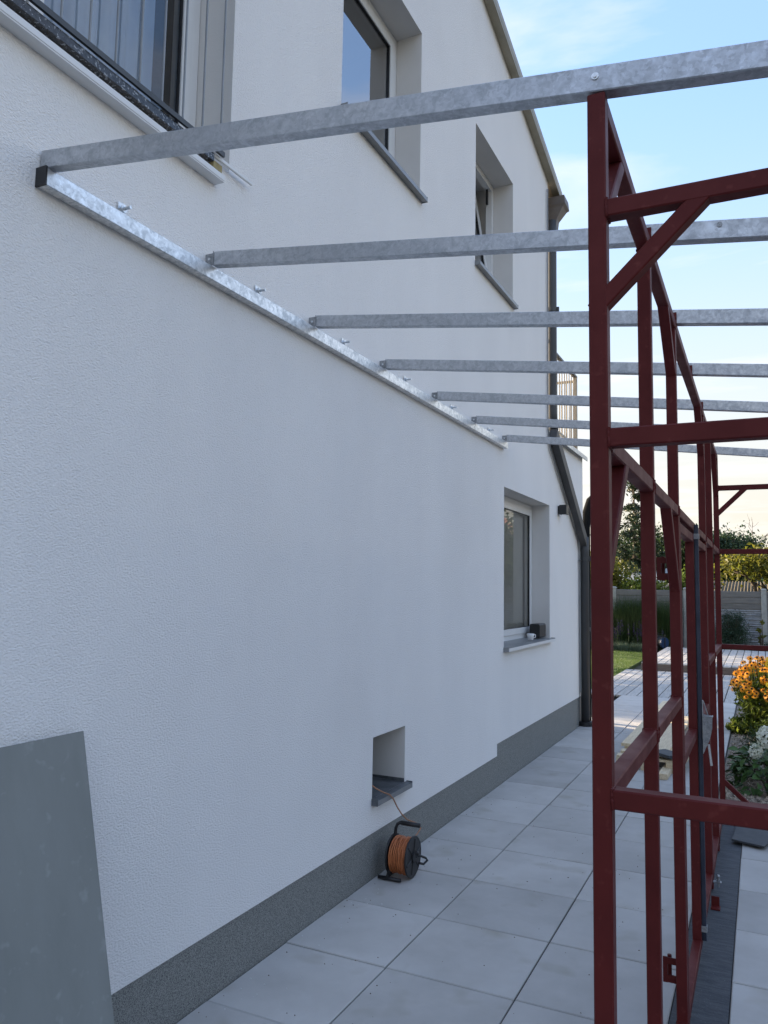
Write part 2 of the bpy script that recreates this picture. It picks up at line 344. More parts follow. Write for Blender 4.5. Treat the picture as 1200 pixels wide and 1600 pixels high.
    def build(s, name, mats, parent=None, smooth=False, label=None, kind=None):
        org = ORG.get(parent.name, Vector()) if parent else Vector()
        o = bpy.data.objects.new(name, s.mesh(name, mats, org, smooth)); COL.objects.link(o)
        if parent: o.parent = parent
        ORG[o.name] = org.copy()
        if label: o['label'] = label
        if kind: o['kind'] = kind
        return o
def tag(o, label, cat, group=None):
    o['label'] = label; o['category'] = cat
    if group: o['group'] = group
    return o
def thing(name, label, cat, loc=(0, 0, 0), group=None):
    o = bpy.data.objects.new(name, None); COL.objects.link(o); o.location = loc; o.empty_display_size = .1
    ORG[o.name] = Vector(loc); return tag(o, label, cat, group)
def inst(name, me, loc, parent=None, rot=(0, 0, 0), scale=(1, 1, 1)):
    o = bpy.data.objects.new(name, me); COL.objects.link(o)
    org = ORG.get(parent.name, Vector()) if parent else Vector()
    o.location = Vector(loc)-org; o.rotation_euler = rot; o.scale = scale
    if parent: o.parent = parent
    return o
def structure(o): o['kind'] = 'structure'; return o
BX = lambda *a: MB().box(*a)

# ================================================================== ground
g = MB()
g.add([(-600, -600, -.10), (600, -600, -.10), (600, 900, -.10), (-600, 900, -.10)], [(0, 1, 2, 3)])
structure(g.build('ground', M['soil']))
patio = structure(BX(-.02, 1.735, -4, 13.5, -.09, -.012).build('patio', M['joint']))
patio_r = structure(BX(1.935, 6.5, -4, 6.86, -.09, -.012).build('patio_inside_frame', M['joint']))
def slab_mesh(w, l, t=.045, ch=.004):
    m = MB(); a, b = w/2, l/2
    vs = []
    for (i, z) in ((0, -t), (0, -ch), (ch, 0)):
        vs += [(-a+i, -b+i, z), (a-i, -b+i, z), (a-i, b-i, z), (-a+i, b-i, z)]
    fs = [(8, 9, 10, 11)]
    for k in range(2):
        for j in range(4): fs.append((4*k+j, 4*k+(j+1) % 4, 4*k+4+(j+1) % 4, 4*k+4+j))
    return m.add(vs, fs).mesh('paving_slab', M['slab'])
JG = .0075
cols = [(-.006, .5305), (.5305, 1.1305), (1.1305, 1.7305)]
meshes = {}
def put_slab(x0, x1, y0, parent):
    w = round(x1-x0-JG, 4)
    if w not in meshes: meshes[w] = slab_mesh(w, .6-JG)
    inst('paving_slab', meshes[w], ((x0+x1)/2+RND.gauss(0, .0007), y0+.3+RND.gauss(0, .0007), RND.gauss(0, .0008)), parent,
         (RND.gauss(0, .0012), RND.gauss(0, .0012), RND.gauss(0, .0008)))
for r in range(-7, 18):
    y0 = 2.7575+.6*r
    if y0+.6 > 13.56: break
    for x0, x1 in cols: put_slab(x0, x1, y0, patio)
for r in range(-7, 7):
    y0 = 2.7575+.6*r
    for k in range(6): put_slab(1.945+.6*k, 2.545+.6*k, y0, patio_r)
structure(BX(1.7312, 1.9445, -4, 6.86, -.09, -.006).build('felt_strip', M['felt']))
structure(BX(1.737, 9, 6.865, 18.05, -.09, -.03).build('gravel_bed', M['gravel']))
structure(BX(-14, -.62, 10.6, 23.5, -.09, -.02).build('lawn', M['lawn']))
# deck
deck = structure(BX(-.6, 4.2, 13.52, 18.02, -.09, -.03).build('lower_deck', M['dark']))
udeck = structure(BX(-.29, 9., 18.10, 23.4, -.09, .135).build('raised_deck', M['dark']))
PW = .165
def planks(x0, x1, y0, y1, z, parent):
    me = MB(); L = y1-y0; ch = .004; a = (PW-.015)/2
    prof = [(-a, -.026), (a, -.026), (a, -ch), (a-ch, 0), (-a+ch, 0), (-a, -ch)]
    mesh = MB().prism(prof, 'y', -L/2, L/2).mesh('deck_plank', M['deck'])
    n = int((x1-x0)/PW)
    for i in range(n):
        inst('deck_plank', mesh, (x0+PW*(i+.5), (y0+y1)/2, z+RND.gauss(0, .0012)), parent, (0, RND.gauss(0, .006), RND.gauss(0, .0004)))
planks(-.6, 4.2, 13.515, 18.02, 0., deck)
planks(-.29, 9., 18.06, 23.4, .17, udeck)
for z0, z1, y in ((.0, .082, 18.075), (.088, .143, 18.068)):
    BX(-.29, 9., y, y+.02, z0, z1).build('fascia_board', M['fascia'], udeck)
# gravel stones
st = MB(); rg = random.Random(3)
for i in range(9000):
    y = 6.9+11*(rg.random()**1.6); x = rg.uniform(1.76, 1.9+.22*(y-5))
    if x > 3.2 or y > 17.5: continue
    s = rg.uniform(.008, .019); c = Vector((x, y, -.03+s*.35))
    rot = Euler((rg.random()*6, rg.random()*6, rg.random()*6)).to_matrix()
    vs = [c+rot @ Vector(v)*s for v in ((1.2, 0, 0), (-1.1, .1, 0), (0, 1, 0), (.1, -.9, 0), (0, 0, .7), (0, 0, -.7))]
    st.add(vs, [(0, 2, 4), (2, 1, 4), (1, 3, 4), (3, 0, 4), (2, 0, 5), (1, 2, 5), (3, 1, 5), (0, 3, 5)])
st.build('pebbles', M['stones'], kind='stuff')
# lawn blades
gb = MB()
for i in range(26000):
    y = 13.5+10*rg.random(); x = -.63-rg.random()**1.3*3.2
    gb.blade((x, y, -.02), rg.uniform(.025, .055), rg.uniform(.2, 1), .006, k=1, rg=rg)
gb.build('grass', M['grass'], kind='stuff')
# plaster crumbs and bits of grit lying on the slabs
cb = MB()
for i in range(260):
    y = rg.uniform(2.2, 6.5); x = abs(rg.gauss(0, .12))+.02
    if rg.random() < .62: x = rg.uniform(.1, 1.7)
    s = rg.uniform(.0015, .005); c = Vector((x, y, s*.5))
    cb.add([c+Vector(v)*s for v in ((1, 0, 0), (-1, .2, 0), (0, 1, 0), (0, -.8, 0), (.1, 0, .8))], [(0, 2, 4), (2, 1, 4), (1, 3, 4), (3, 0, 4)], 0 if x < .3 and rg.random() < .7 else 1)
cb.build('plaster_crumbs', [M['white'], M['woodend']], kind='stuff')

# ================================================================== house
house = thing('house', 'white rendered two-storey house with grey plinth and deep-set windows', 'house', (-3, 4, 0))
def roofz(y): return 6.452+.232*(8.586-y) if y > 1.5 else 6.452+.232*(8.586-1.5)-.232*(1.5-y)
OPEN = {'A': (.75, 2.692, 3.56, 5.75), 'B': (3.695, 4.85, 4.475, 5.712), 'C': (6.045, 7.165, 4.475, 5.712), 'D': (6.898, 8.622, 1.185, 2.655), 'E': (4.262, 4.732, .45, .818)}
DEP = {'A': .24, 'B': .24, 'C': .24, 'D': .24, 'E': .34}
ys = sorted(set([-6., 6.71, 8.586, 10.45]+[v for o in OPEN.values() for v in o[:2]]))
zs = sorted(set([.262, .365, 3.48, 5.9]+[v for o in OPEN.values() for v in o[2:]]))
w = MB()
def cell_open(y, z):
    if y > 8.586 and z > 3.48: return True
    if y > 6.71 and z < .365: return True
    return any(o[0] < y < o[1] and o[2] < z < o[3] for o in OPEN.values())
for i in range(len(ys)-1):
    for j in range(len(zs)-1):
        y0, y1, z0, z1 = ys[i], ys[i+1], zs[j], zs[j+1]
        if not cell_open((y0+y1)/2, (z0+z1)/2):
            w.add([(0, y0, z0), (0, y1, z0), (0, y1, z1), (0, y0, z1)], [(0, 1, 2, 3)])
w.add([(0, -6, 5.9), (0, 8.586, 5.9), (0, 8.586, roofz(8.586)), (0, 1.5, roofz(1.5)), (0, -6, roofz(-6))], [(0, 1, 2, 3, 4)])
# returns and hidden sides
w.add([(0, 8.586, 3.48), (-8, 8.586, 3.48), (-8, 8.586, 6.45), (0, 8.586, 6.45)], [(0, 1, 2, 3)])
w.add([(0, 10.45, .36), (-8, 10.45, .36), (-8, 10.45, 3.48), (0, 10.45, 3.48)], [(0, 1, 2, 3)])
w.add([(-8, -6, 0), (-8, 10.45, 0), (-8, 10.45, 3.48), (-8, 8.586, 3.48), (-8, 8.586, 6.45), (-8, 1.5, roofz(1.5)), (-8, -6, 6.3)], [(0, 1, 2, 3, 4, 5, 6)])
w.add([(0, -6, 0), (-8, -6, 0), (-8, -6, 6.3), (0, -6, 6.3)], [(0, 1, 2, 3)])
w.add([(0, 8.586, 3.47), (0, 10.45, 3.47), (-8, 10.45, 3.47), (-8, 8.586, 3.47)], [(0, 1, 2, 3)])
# lip below the render
w.add([(0, -6, .262), (0, 6.71, .262), (-.03, 6.71, .262), (-.03, -6, .262)], [(0, 1, 2, 3)])
w.add([(0, 6.71, .365), (0, 10.45, .365), (-.03, 10.45, .365), (-.03, 6.71, .365)], [(0, 1, 2, 3)])
w.add([(0, 6.71, .262), (0, 6.71, .365), (-.03, 6.71, .365), (-.03, 6.71, .262)], [(0, 1, 2, 3)])
w.build('wall', M['stucco'], house)
for k, (y0, y1, z0, z1) in OPEN.items():
    d = -DEP[k]; m = MB()
    m.add([(0, y0, z0), (0, y1, z0), (0, y1, z1), (0, y0, z1), (d, y0, z0), (d, y1, z0), (d, y1, z1), (d, y0, z1)],
          [(0, 4, 5, 1), (1, 5, 6, 2), (2, 6, 7, 3), (3, 7, 4, 0)])
    m.build('window_reveal', M['reveal'], house)
    if k in 'BCD':
        m = MB(); d0, d1 = d-.03, d-.55
        m.add([(d0, y0, z0), (d0, y1, z0), (d0, y1, z1), (d0, y0, z1), (d1, y0-.1, z0), (d1, y1+.1, z0), (d1, y1+.1, z1), (d1, y0-.1, z1)],
              [(0, 4, 5, 1), (1, 5, 6, 2), (2, 6, 7, 3), (3, 7, 4, 0)])
        m.build('inner_reveal', M['reveal'], house)
pl = MB()
pl.box(-.3, -.006, -6, 6.72, -.03, .268).box(-.3, -.0065, 6.7205, 10.44, -.03, .37)
pl.build('plinth', M['plinth'], house)
# roof with verge, soffit, gutter
rf = MB()
for (ya, yb) in ((1.5, 8.95), (-6.3, 1.5)):
    rf.add([(.06, ya, roofz(ya)+.012), (.06, yb, roofz(yb)+.012), (-8.2, yb, roofz(yb)+.012), (-8.2, ya, roofz(ya)+.012),
            (.06, ya, roofz(ya)+.075), (.06, yb, roofz(yb)+.075), (-8.2, yb, roofz(yb)+.075), (-8.2, ya, roofz(ya)+.075)],
           [(0, 3, 2, 1), (4, 5, 6, 7), (0, 1, 5, 4), (1, 2, 6, 5), (2, 3, 7, 6), (3, 0, 4, 7)])
roof = rf.build('roof', M['rooftile'], house)
vg = MB()
for (ya, yb) in ((1.5, 8.95), (-6.3, 1.5)):
    for (x0, x1, a, b) in ((.003, .085, -.028, .008), (.0605, .0865, .009, .085)):
        vg.add([(x0, ya, roofz(ya)+a), (x1, ya, roofz(ya)+a), (x1, yb, roofz(yb)+a), (x0, yb, roofz(yb)+a),
                (x0, ya, roofz(ya)+b), (x1, ya, roofz(ya)+b), (x1, yb, roofz(yb)+b), (x0, yb, roofz(yb)+b)],
               [(0, 3, 2, 1), (4, 5, 6, 7), (0, 1, 5, 4), (1, 2, 6, 5), (2, 3, 7, 6), (3, 0, 4, 7)])
vg.build('verge_board', M['verge'], roof)
for k in range(12):
    x1 = -.004-.12*k; x0 = x1-.114
    m = MB(); ya, yb = 8.59, 8.90
    m.add([(x0, ya, roofz(ya)-.012), (x1, ya, roofz(ya)-.012), (x1, yb, roofz(yb)-.012), (x0, yb, roofz(yb)-.012),
           (x0, ya, roofz(ya)+.008), (x1, ya, roofz(ya)+.008), (x1, yb, roofz(yb)+.008), (x0, yb, roofz(yb)+.008)],
          [(0, 3, 2, 1), (4, 5, 6, 7), (0, 1, 5, 4), (1, 2, 6, 5), (2, 3, 7, 6), (3, 0, 4, 7)])
    m.build('soffit_board', M['soffit'], roof)
gm = MB(); pr = []
for i in range(11):
    t = PI*i/10; pr.append((8.93-.0-.06*math.cos(t), 6.345-.075*math.sin(t)))
pr2 = [(y+(8.93-y)*.1, z+.004) for y, z in reversed(pr)]
gm.prism(pr+pr2, 'x', -8.1, .09)
gm.build('gutter', M['pipe'], roof)

def window(k, sash=None, mull=None, label=None, opening=0):
    y0, y1, z0, z1 = OPEN[k]; d = -DEP[k]+.04; fw = .055
    f = MB()
    y0i, y1i, z0i, z1i = y0+.004, y1-.004, z0+.004, z1-.004
    f.box(d-.06, d, y0i, y0i+fw, z0i, z1i).box(d-.06, d, y1i-fw, y1i, z0i, z1i)
    f.box(d-.059, d-.001, y0i+fw, y1i-fw, z0i, z0i+fw).box(d-.059, d-.001, y0i+fw, y1i-fw, z1i-fw, z1i)
    win = f.build('window', M['pvc'], house, label=label)
    panes = [(y0i+fw, y1i-fw)]
    if mull: panes = [(y0i+fw, mull-.004), (mull+.004, y1i-fw)]
    for (a, b) in panes:
        s = MB(); sw = .062
        za, zb = z0i+fw+.003, z1i-fw-.003; a += .003; b -= .003; x1 = d+.012; x0 = d-.05
        s.box(x0, x1, a, a+sw, za, zb).box(x0, x1, b-sw, b, za, zb)
        s.box(x0+.001, x1-.001, a+sw, b-sw, za, za+sw).box(x0+.001, x1-.001, a+sw, b-sw, zb-sw, zb)
        gk = MB(); g0 = d-.012
        gk.box(g0, g0+.016, a+sw, a+sw+.006, za+sw, zb-sw).box(g0, g0+.016, b-sw-.006, b-sw, za+sw, zb-sw)
        gk.box(g0, g0+.016, a+sw+.006, b-sw-.006, za+sw, za+sw+.006).box(g0, g0+.016, a+sw+.006, b-sw-.006, zb-sw-.006, zb-sw)
        gl = MB(); xg = d-.008
        gl.add([(xg, a+sw, za+sw), (xg, b-sw, za+sw), (xg, b-sw, zb-sw), (xg, a+sw, zb-sw)], [(0, 1, 2, 3)])
        if opening:      # bottom-hung sash tipped into the room
            T = Matrix.Translation((x0, 0, za)) @ Matrix.Rotation(-opening, 4, 'Y') @ Matrix.Translation((-x0, 0, -za))
            for mm in (s, gk, gl): mm.v = [tuple(T @ Vector(v)) for v in mm.v]
        s.build('sash', M['pvc'], win); gk.build('gasket', M['blackplastic'], win); gl.build('pane', M['clearglass' if k in 'AD' else 'glass'], win)
    return win
wa = window('A', mull=1.76, label='tall balcony window with pale curtains behind the glass')
wb = window('B', label='square upper window left of the tipped-open one')
wc = window('C', label='upper window with its white sash tipped open', opening=math.radians(9))
BX(-.245, -.225, 6.2, 6.24, 5.58, 5.62).build('fitting', M['blackplastic'], wc)
BX(-.245, -.225, 7.055, 7.075, 5.5, 5.66).build('fitting', M['blackplastic'], wc)
wd = window('D', label='ground-floor window with a cup on its sill')
cu = MB(); n = 120
for i in range(n+1):
    y = .8+1.66*i/n; x = -.278+.016*math.sin(i*.95)+.010*math.sin(i*.37)
    cu.v += [(x, y, 3.6), (x, y, 5.74)]
for i in range(n): cu.f.append((2*i, 2*i+2, 2*i+3, 2*i+1)); cu.mi.append(0)
cu.build('curtain', M['curtain'], wa, smooth=True)
BX(-.275, -.272, 7.78, 8.55, 1.26, 2.6).build('reveal_reflection', M['reveal_reflection'], wd)  # pale sheet behind the pane, standing in for the reveal's reflection
# sills
gs = BX(-.2, .034, .76, 2.545, 3.528, 3.562).build('granite_sill', M['granite'], house)
MB().box(.0005, .052, .5, 2.597, 3.452, 3.458).box(.048, .054, .5, 2.597, 3.4585, 3.482).build('drip_strip', M['pvc'], house, label='white strip under the granite sill')
BX(.0005, .03, 2.547, 2.605, 3.505, 3.535).build('insulation_block', mat('mineral_foam', (.40, .33, .16), (.3, .24, .12), scale=30, rough=.9), house)
MB().bar((.018, 2.50, 3.567), (.032, 2.82, 3.560), .012, .018).build('trim_strip', M['pvc'], house, label='loose strip sticking out past the balcony sill')
def sill(k, out, zoff, m, name='window_sill', ov=.03, edge=None):
    y0, y1, z0, z1 = OPEN[k]; d = -DEP[k]; s = MB()
    a, b = y0-.004, y1+ov
    zt = z0+zoff
    s.add([(d+.03, y0+.001, zt+.012), (.0, y0+.001, zt), (.0, y1-.001, zt), (d+.03, y1-.001, zt+.012)], [(0, 1, 2, 3)])
    s.add([(.001, a, zt), (out, a, zt-.005), (out, b, zt-.005), (.001, b, zt), (.001, a, zt-.03), (out, a, zt-.035), (out, b, zt-.035), (.001, b, zt-.03)],
          [(0, 1, 2, 3), (1, 5, 6, 2), (4, 7, 6, 5), (0, 4, 5, 1), (3, 2, 6, 7)])
    sl = s.build(name, m, house)
    for yy in (a-.004, b):
        BX(.0015, out+.002, yy, yy+.004, zt-.037, zt+.003).build('sill_end_cap', m, sl)
    BX(out+.0005, out+.004, a+.001, b-.001, zt-.035, zt-.006).build('sill_edge', edge or m, sl)
    return sl
sill('B', .045, 0., M['sill']); sill('C', .045, 0., M['sill']); sill('D', .05, 0., M['sill'], edge=M['pvc'])
sl = sill('E', .04, .012, M['slatesill'], 'niche_sill', .03, M['sill'])
MB().box(-.33, -.002, 4.728, 4.7315, .46, .485).build('sill_upstand', M['slatesill'], sl)
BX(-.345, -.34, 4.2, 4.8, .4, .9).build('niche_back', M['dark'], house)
# balcony window railing bars
rl = MB(); rl.box(.0355, .0475, .6, 2.60, 3.570, 3.592).box(.0355, .0475, .6, 2.60, 4.55, 4.572)
rail = rl.build('window_railing', M['darkmetal'], house)
barm = MB().tube([(0, 0, -.49), (0, 0, .5)], .0045, 8).mesh('railing_bar', M['sill'])
for k in range(9): inst('railing_bar', barm, (.0415, 2.573-.1225*k*1.0, 4.072), rail)
# lower flat roof edge
fl = MB(); fl.box(-.25, .058, 8.60, 10.50, 3.482, 3.494).box(.050, .060, 8.6, 10.50, 3.44, 3.4815).box(-8, -.2, 10.44, 10.50, 3.482, 3.494)
fl.box(-.012, .0, 8.605, 10.49, 3.4945, 3.512)
fl.build('parapet_cap', M['flash'], house)
# lightning conductor wire beside the downpipe
MB().tube([(.018, 8.49, 6.3), (.018, 8.49, 3.5), (.022, 8.57, 3.3), (.022, 10.08, 2.36), (.022, 10.13, 2.2), (.022, 10.15, .42)], .009, 6).build('conductor_wire', M['sill'], house)

# downpipe ------------------------------------------------------------
dp = thing('downpipe', 'dark zinc downpipe with funnel at the eave and a slanting run', 'downpipe', (.066, 10.22, 0))
hp = MB()
def ring(cx, cy, z, a, b): return [(cx-a, cy-b, z), (cx+a, cy-b, z), (cx+a, cy+b, z), (cx-a, cy+b, z)]
rs = [ring(.01, 8.80, 6.30, .155, .11), ring(.01, 8.80, 6.20, .165, .12), ring(.01, 8.79, 6.17, .14, .10), ring(.02, 8.74, 6.02, .06, .06), ring(.02, 8.72, 5.9, .052, .052)]
vs = [v for q in rs for v in q]
hp.add(vs, [(4*i+j, 4*i+(j+1) % 4, 4*i+4+(j+1) % 4, 4*i+4+j) for i in range(4) for j in range(4)])
hp.build('rain_hopper', mat('weathered_copper_brown', (.12, .10, .085), (.16, .13, .105), scale=9, rough=.55, metal=.2), dp)
MB().tube([(.02, 8.70, 6.0), (.022, 8.665, 5.75), (.022, 8.665, 3.72), (.035, 8.68, 3.52)], .056, 14).build('upper_pipe', M['pipe'], dp, smooth=True)
MB().bar((.064, 8.55, 3.46), (.064, 10.2, 2.33), .085, .125).build('slanting_pipe', M['pipe'], dp)
MB().tube([(.066, 10.20, 2.40), (.066, 10.22, 2.2), (.066, 10.22, .02)], .055, 14).build('lower_pipe', M['pipe'], dp, smooth=True)
MB().disc((.066, 10.22, .03), (0, 0, 1), .09, .05, 16).build('drain_collar', M['blackplastic'], dp)
for z, (x, y) in ((4.92, (.022, 8.665)), (3.86, (.022, 8.665)), (2.12, (.066, 10.22))):
    c = MB().disc((x, y, z), (0, 0, 1), .0615, .045, 14); c.box(x+.05, x+.085, y-.012, y+.012, z-.03, z+.03)
    c.tube([(x-.02, y-.03, z-.02), (x-.04, y-.15, z-.03)], .006, 6)
    c.build('pipe_clamp', M['darkmetal'], dp)
# second pipe round the far corner
dp2 = thing('side_downpipe', 'dark arched pipe just past the far lower house corner', 'downpipe', (.03, 10.62, 0))
MB().tube([(.0, 10.62, .0), (.0, 10.62, 2.55), (.015, 10.64, 2.75), (.06, 10.68, 2.92), (.14, 10.72, 3.0)], .062, 12).build('pipe', mat('black_matt', (.012, .013, .014), rough=.95, spec=.05), dp2, smooth=True)
MB().disc((.0, 10.62, 1.2), (0, 0, 1), .068, .05, 12).build('pipe_clamp', M['darkmetal'], dp2)

# terrace railing ------------------------------------------------------
tr = thing('terrace_railing', 'sand-coloured steel bar railing on the flat roof terrace', 'railing', (-.06, 10.3, 3.49))
MB().bar((-.06, 10.30, 3.495), (-.06, 10.30, 4.56), .05, .05, up=(1, 0, 0)).build('post', M['bronze'], tr)
MB().bar((-.06, 8.60, 4.56), (-.06, 10.33, 4.56), .05, .03).build('handrail', M['darkmetal'], tr)
MB().bar((-.035, 10.30, 4.50), (-6, 10.30, 4.50), .035, .03).build('handrail', M['bronze'], tr)
MB().bar((-.035, 10.30, 3.60), (-6, 10.30, 3.60), .03, .03).build('lower_rail', M['bronze'], tr)
bm = MB().bar((0, 0, -.45), (0, 0, .45), .012, .012, up=(1, 0, 0), ch=.001).mesh('baluster', M['bronze'])
for k in range(30): inst('baluster', bm, (-.12-.062*k, 10.30, 4.05), tr)
for k in range(12): inst('baluster', bm, (-.06, 10.2-.135*k, 4.08), tr)
MB().bar((-.06, 8.62, 3.62), (-.06, 10.27, 3.62), .03, .03).build('lower_rail', M['bronze'], tr)

# wall lamp ------------------------------------------------------------
lt = thing('wall_lamp', 'small black cube lamp on the white wall by the slanting pipe', 'wall lamp', (.05, 9.06, 2.64))
MB().box(.001, .02, 9.02, 9.10, 2.60, 2.69).build('back_plate', M['blackplastic'], lt)
MB().box(.0205, .105, 9.005, 9.115, 2.59, 2.70).build('lamp_body', M['blackplastic'], lt)
MB().box(.04, .09, 9.03, 9.09, 2.587, 2.5899).build('lens', M['white'], lt)

# things on the window sill -------------------------------------------
cup = thing('coffee_cup', 'small white espresso cup on the ground-floor window sill', 'cup', (-.03, 7.93, 1.197))
cm = MB(); cm.lathe([(.001, .001), (.024, .001), (.028, .006), (.034, .04), (.040, .065), (.0375, .065), (.032, .04), (.026, .010), (.001, .009)], 24, org=(-.03, 7.93, 1.197))
cm.build('bowl', M['white'], cup, smooth=True)
MB().tube([(-.03+.036*math.cos(.9), 7.93+.036*math.sin(.9), 1.25), (-.03+.062*math.cos(.9), 7.93+.062*math.sin(.9), 1.25), (-.03+.062*math.cos(.9), 7.93+.062*math.sin(.9), 1.225), (-.03+.033*math.cos(.9), 7.93+.033*math.sin(.9), 1.218)], .0045, 6).build('handle', M['white'], cup, smooth=True)
spk = thing('portable_speaker', 'black box speaker at the right end of the ground-floor sill', 'speaker', (-.08, 8.42, 1.198))
sb = MB(); sb.bar((-.085, 8.30, 1.272), (-.085, 8.56, 1.272), .11, .145, ch=.012); sb.build('body', M['blackplastic'], spk)
MB().box(-.130, -.042, 8.297, 8.2995, 1.212, 1.332).build('grille', M['dark'], spk)

# ================================================================== galvanised ledger and beams
led = thing('wall_ledger', 'long galvanised steel box rail bolted along the white wall', 'wall rail', (.02, 1.69, 3.0))
MB().bar((.0235, 1.695, 3.030), (.0235, 6.87, 3.030), .043, .060, ch=.0025).build('rail', M['zincbright'], led)
MB().box(.001, .0475, 1.687, 1.694, 2.998, 3.063).build('end_cap', M['blackplastic'], led)
MB().box(.0015, .004, 1.80, 6.86, 3.061, 3.082).build('back_flange', M['zincdull'], led)
for y in (2.06, 2.93, 3.77, 4.63, 5.50, 6.42):
    b = MB(); z = 3.092
    b.box(.004, .008, y-.018, y+.018, z-.02, z+.024)
    b.disc((.014, y, z), (1, 0, 0), .0125, .012, 6); b.disc((.0215, y, z), (1, 0, 0), .015, .003, 14)
    b.tube([(.02, y, z), (.052, y, z)], .0065, 8)
    b.build('anchor_bolt', M['zincbright'], led)
BY = [1.70, 2.55, 3.40, 4.25, 5.11, 5.97, 6.82]
BS = -.125
BL = ['galvanised roof beam nearest the camera, sitting on the black rail end cap',
      'second galvanised roof beam from the camera, with speckled zinc and round plugs',
      'third galvanised roof beam from the camera, ending left of the first bracket pair',
      'fourth galvanised roof beam from the camera, middle one of the seven',
      'fifth galvanised roof beam from the camera, crossing in front of the railing',
      'sixth galvanised roof beam from the camera, second farthest of all',
      'farthest galvanised roof beam, at the far tip of the wall rail']
def beam_z(x): return 3.094+BS*(x-.045)
XE = 4.6
for i, y in enumerate(BY):
    t = thing('roof_beam', BL[i], 'beam', (.045, y, 3.063), 'galvanised roof beams')
    xs = .004 if i == 0 else .047
    up = Vector((-BS, 0, 1)).normalized()
    MB().bar((xs, y+.02, beam_z(xs)), (XE, y+.02, beam_z(XE)), .040, .061, up=up, ch=.0025).build('box_section', M['zinc' if i != 2 else 'zinc'], t)
    if i:
        q = MB(); q.box(.002, .0465, y+.003, y+.006, 3.066, 3.118); q.box(.0465, .049, y-.004, y-.0005, 3.064, 3.124)
        q.build('bracket', M['zincdull'], t)
        MB().disc((.024, y+.001, 3.093), (0, 1, 0), .006, .005, 8).build('screw', M['zincbright'], t)
    else:
        MB().disc((1.797, y-.0015, beam_z(1.797)+.004), (0, 1, 0), .0085, .003, 14).disc((1.797, y-.003, beam_z(1.797)+.004), (0, 1, 0), .0045, .005, 6).build('screw', M['zincbright'], t)
    if i == 1:
        for x in (2.02, 2.24): MB().disc((x, y-.001, beam_z(x)+.014), (0, 1, 0), .0085, .003, 12).build('plug', M['zincdull'], t)

# ================================================================== red steel frame
fr = thing('steel_frame', 'tall red primed steel frame with a double gate standing on the felt strip', 'steel frame', (1.8, 4.2, 0))
XA, XB, S = 1.778, 1.818, .04
XM = (XA+XB)/2
Y0, Y1 = 1.70, 6.85
def zb(x): return beam_z(x)-.0315
TOP = zb(XB)-.003
def post(x, y, z0, z1, m='red', p=fr, name='post'):
    return MB().bar((x, y, z0), (x, y, z1), S, S, up=(1, 0, 0)).build(name, M[m], p)
PY = [Y0+.02, 2.51, 3.33, 5.10, 5.84, Y1+.02]
post(XM, PY[0], 0, TOP-.0); post(XM, PY[5], 0, TOP)
for y in PY[1:5]: post(XM, y, .002, TOP-S-.0005)
MB().bar((XM, Y0+S+.0005, TOP-.02), (XM, Y1-.0005, TOP-.02), S, S).build('top_rail', M['red'], fr)
def rails(z, spans, name='rail'):
    for a, b in spans: MB().bar((XM, a, z-.02), (XM, b, z-.02), S-.001, S).build(name, M['red'], fr)
sp_full = [(Y0+S+.0005, PY[1]-.0205), (PY[1]+.0205, PY[2]-.0205), (PY[2]+.0205, PY[3]-.0205), (PY[3]+.0205, PY[4]-.0205), (PY[4]+.0205, Y1-.0005)]
rails(2.062, sp_full, 'mid_rail')
side = [sp_full[0], sp_full[1], sp_full[3], sp_full[4]]
rails(1.307, side, 'lower_rail'); rails(.095, side, 'base_rail')
def brace(p0, p1, up, p=fr, w=.036): return MB().bar(p0, p1, w, .038, up=up).build('brace', M['red'], p)
# braces in the long side
brace((XM, 1.725, 2.545), (XM, 1.985, TOP-.02), (1, 0, 0)); brace((XM, 1.725, 1.75), (XM, 2.0, 2.045), (1, 0, 0))
brace((XM, 3.33, 2.60), (XM, 3.04, TOP-.02), (1, 0, 0)); brace((XM, 3.33, 1.72), (XM, 3.02, 2.045), (1, 0, 0))
brace((XM, 6.865, 2.50), (XM, 6.56, TOP-.02), (1, 0, 0)); brace((XM, 5.10, 2.55), (XM, 4.83, TOP-.02), (1, 0, 0))
# near and far ends
XR = 4.4
for ye, first in ((Y0+.02, True), (Y1+.02, False)):
    for z in (2.585, 2.067, 1.307):
        MB().bar((XB+.0005, ye, z-.02), (XR-.0205, ye, z-.02), S, S).build('cross_rail', M['red'], fr)
    MB().bar((XB+.0005, ye, .075), (XR-.0205, ye, .075), S, S).build('base_rail', M['red'], fr) if not first else None
    post(XR, ye, 0, zb(XR+.02)-.003)
    brace((XB-.03, ye, 2.335), (2.03, ye, 2.57), (0, 1, 0)); brace((XR+.01, ye, 2.335), (XR-.22, ye, 2.57), (0, 1, 0))
    if not first: brace((XB-.02, ye, .245), (1.985, ye, .075), (0, 1, 0))
# far long side of the frame, out of the picture to the right
ZR = zb(XR+.02)-.003
MB().bar((XR, Y0+S+.0005, ZR-.02), (XR, Y1-.0005, ZR-.02), S, S).build('top_rail', M['red'], fr)
for z in (2.062, 1.307, .095): MB().bar((XR, Y0+S+.0005, z-.02), (XR, Y1-.0005, z-.02), S, S).build('mid_rail', M['red'], fr)
for y in PY[1:5]: MB().bar((XR, y, .002), (XR, y, ZR-S-.0005), S-.003, S-.003, up=(1, 0, 0)).build('post', M['red'], fr)
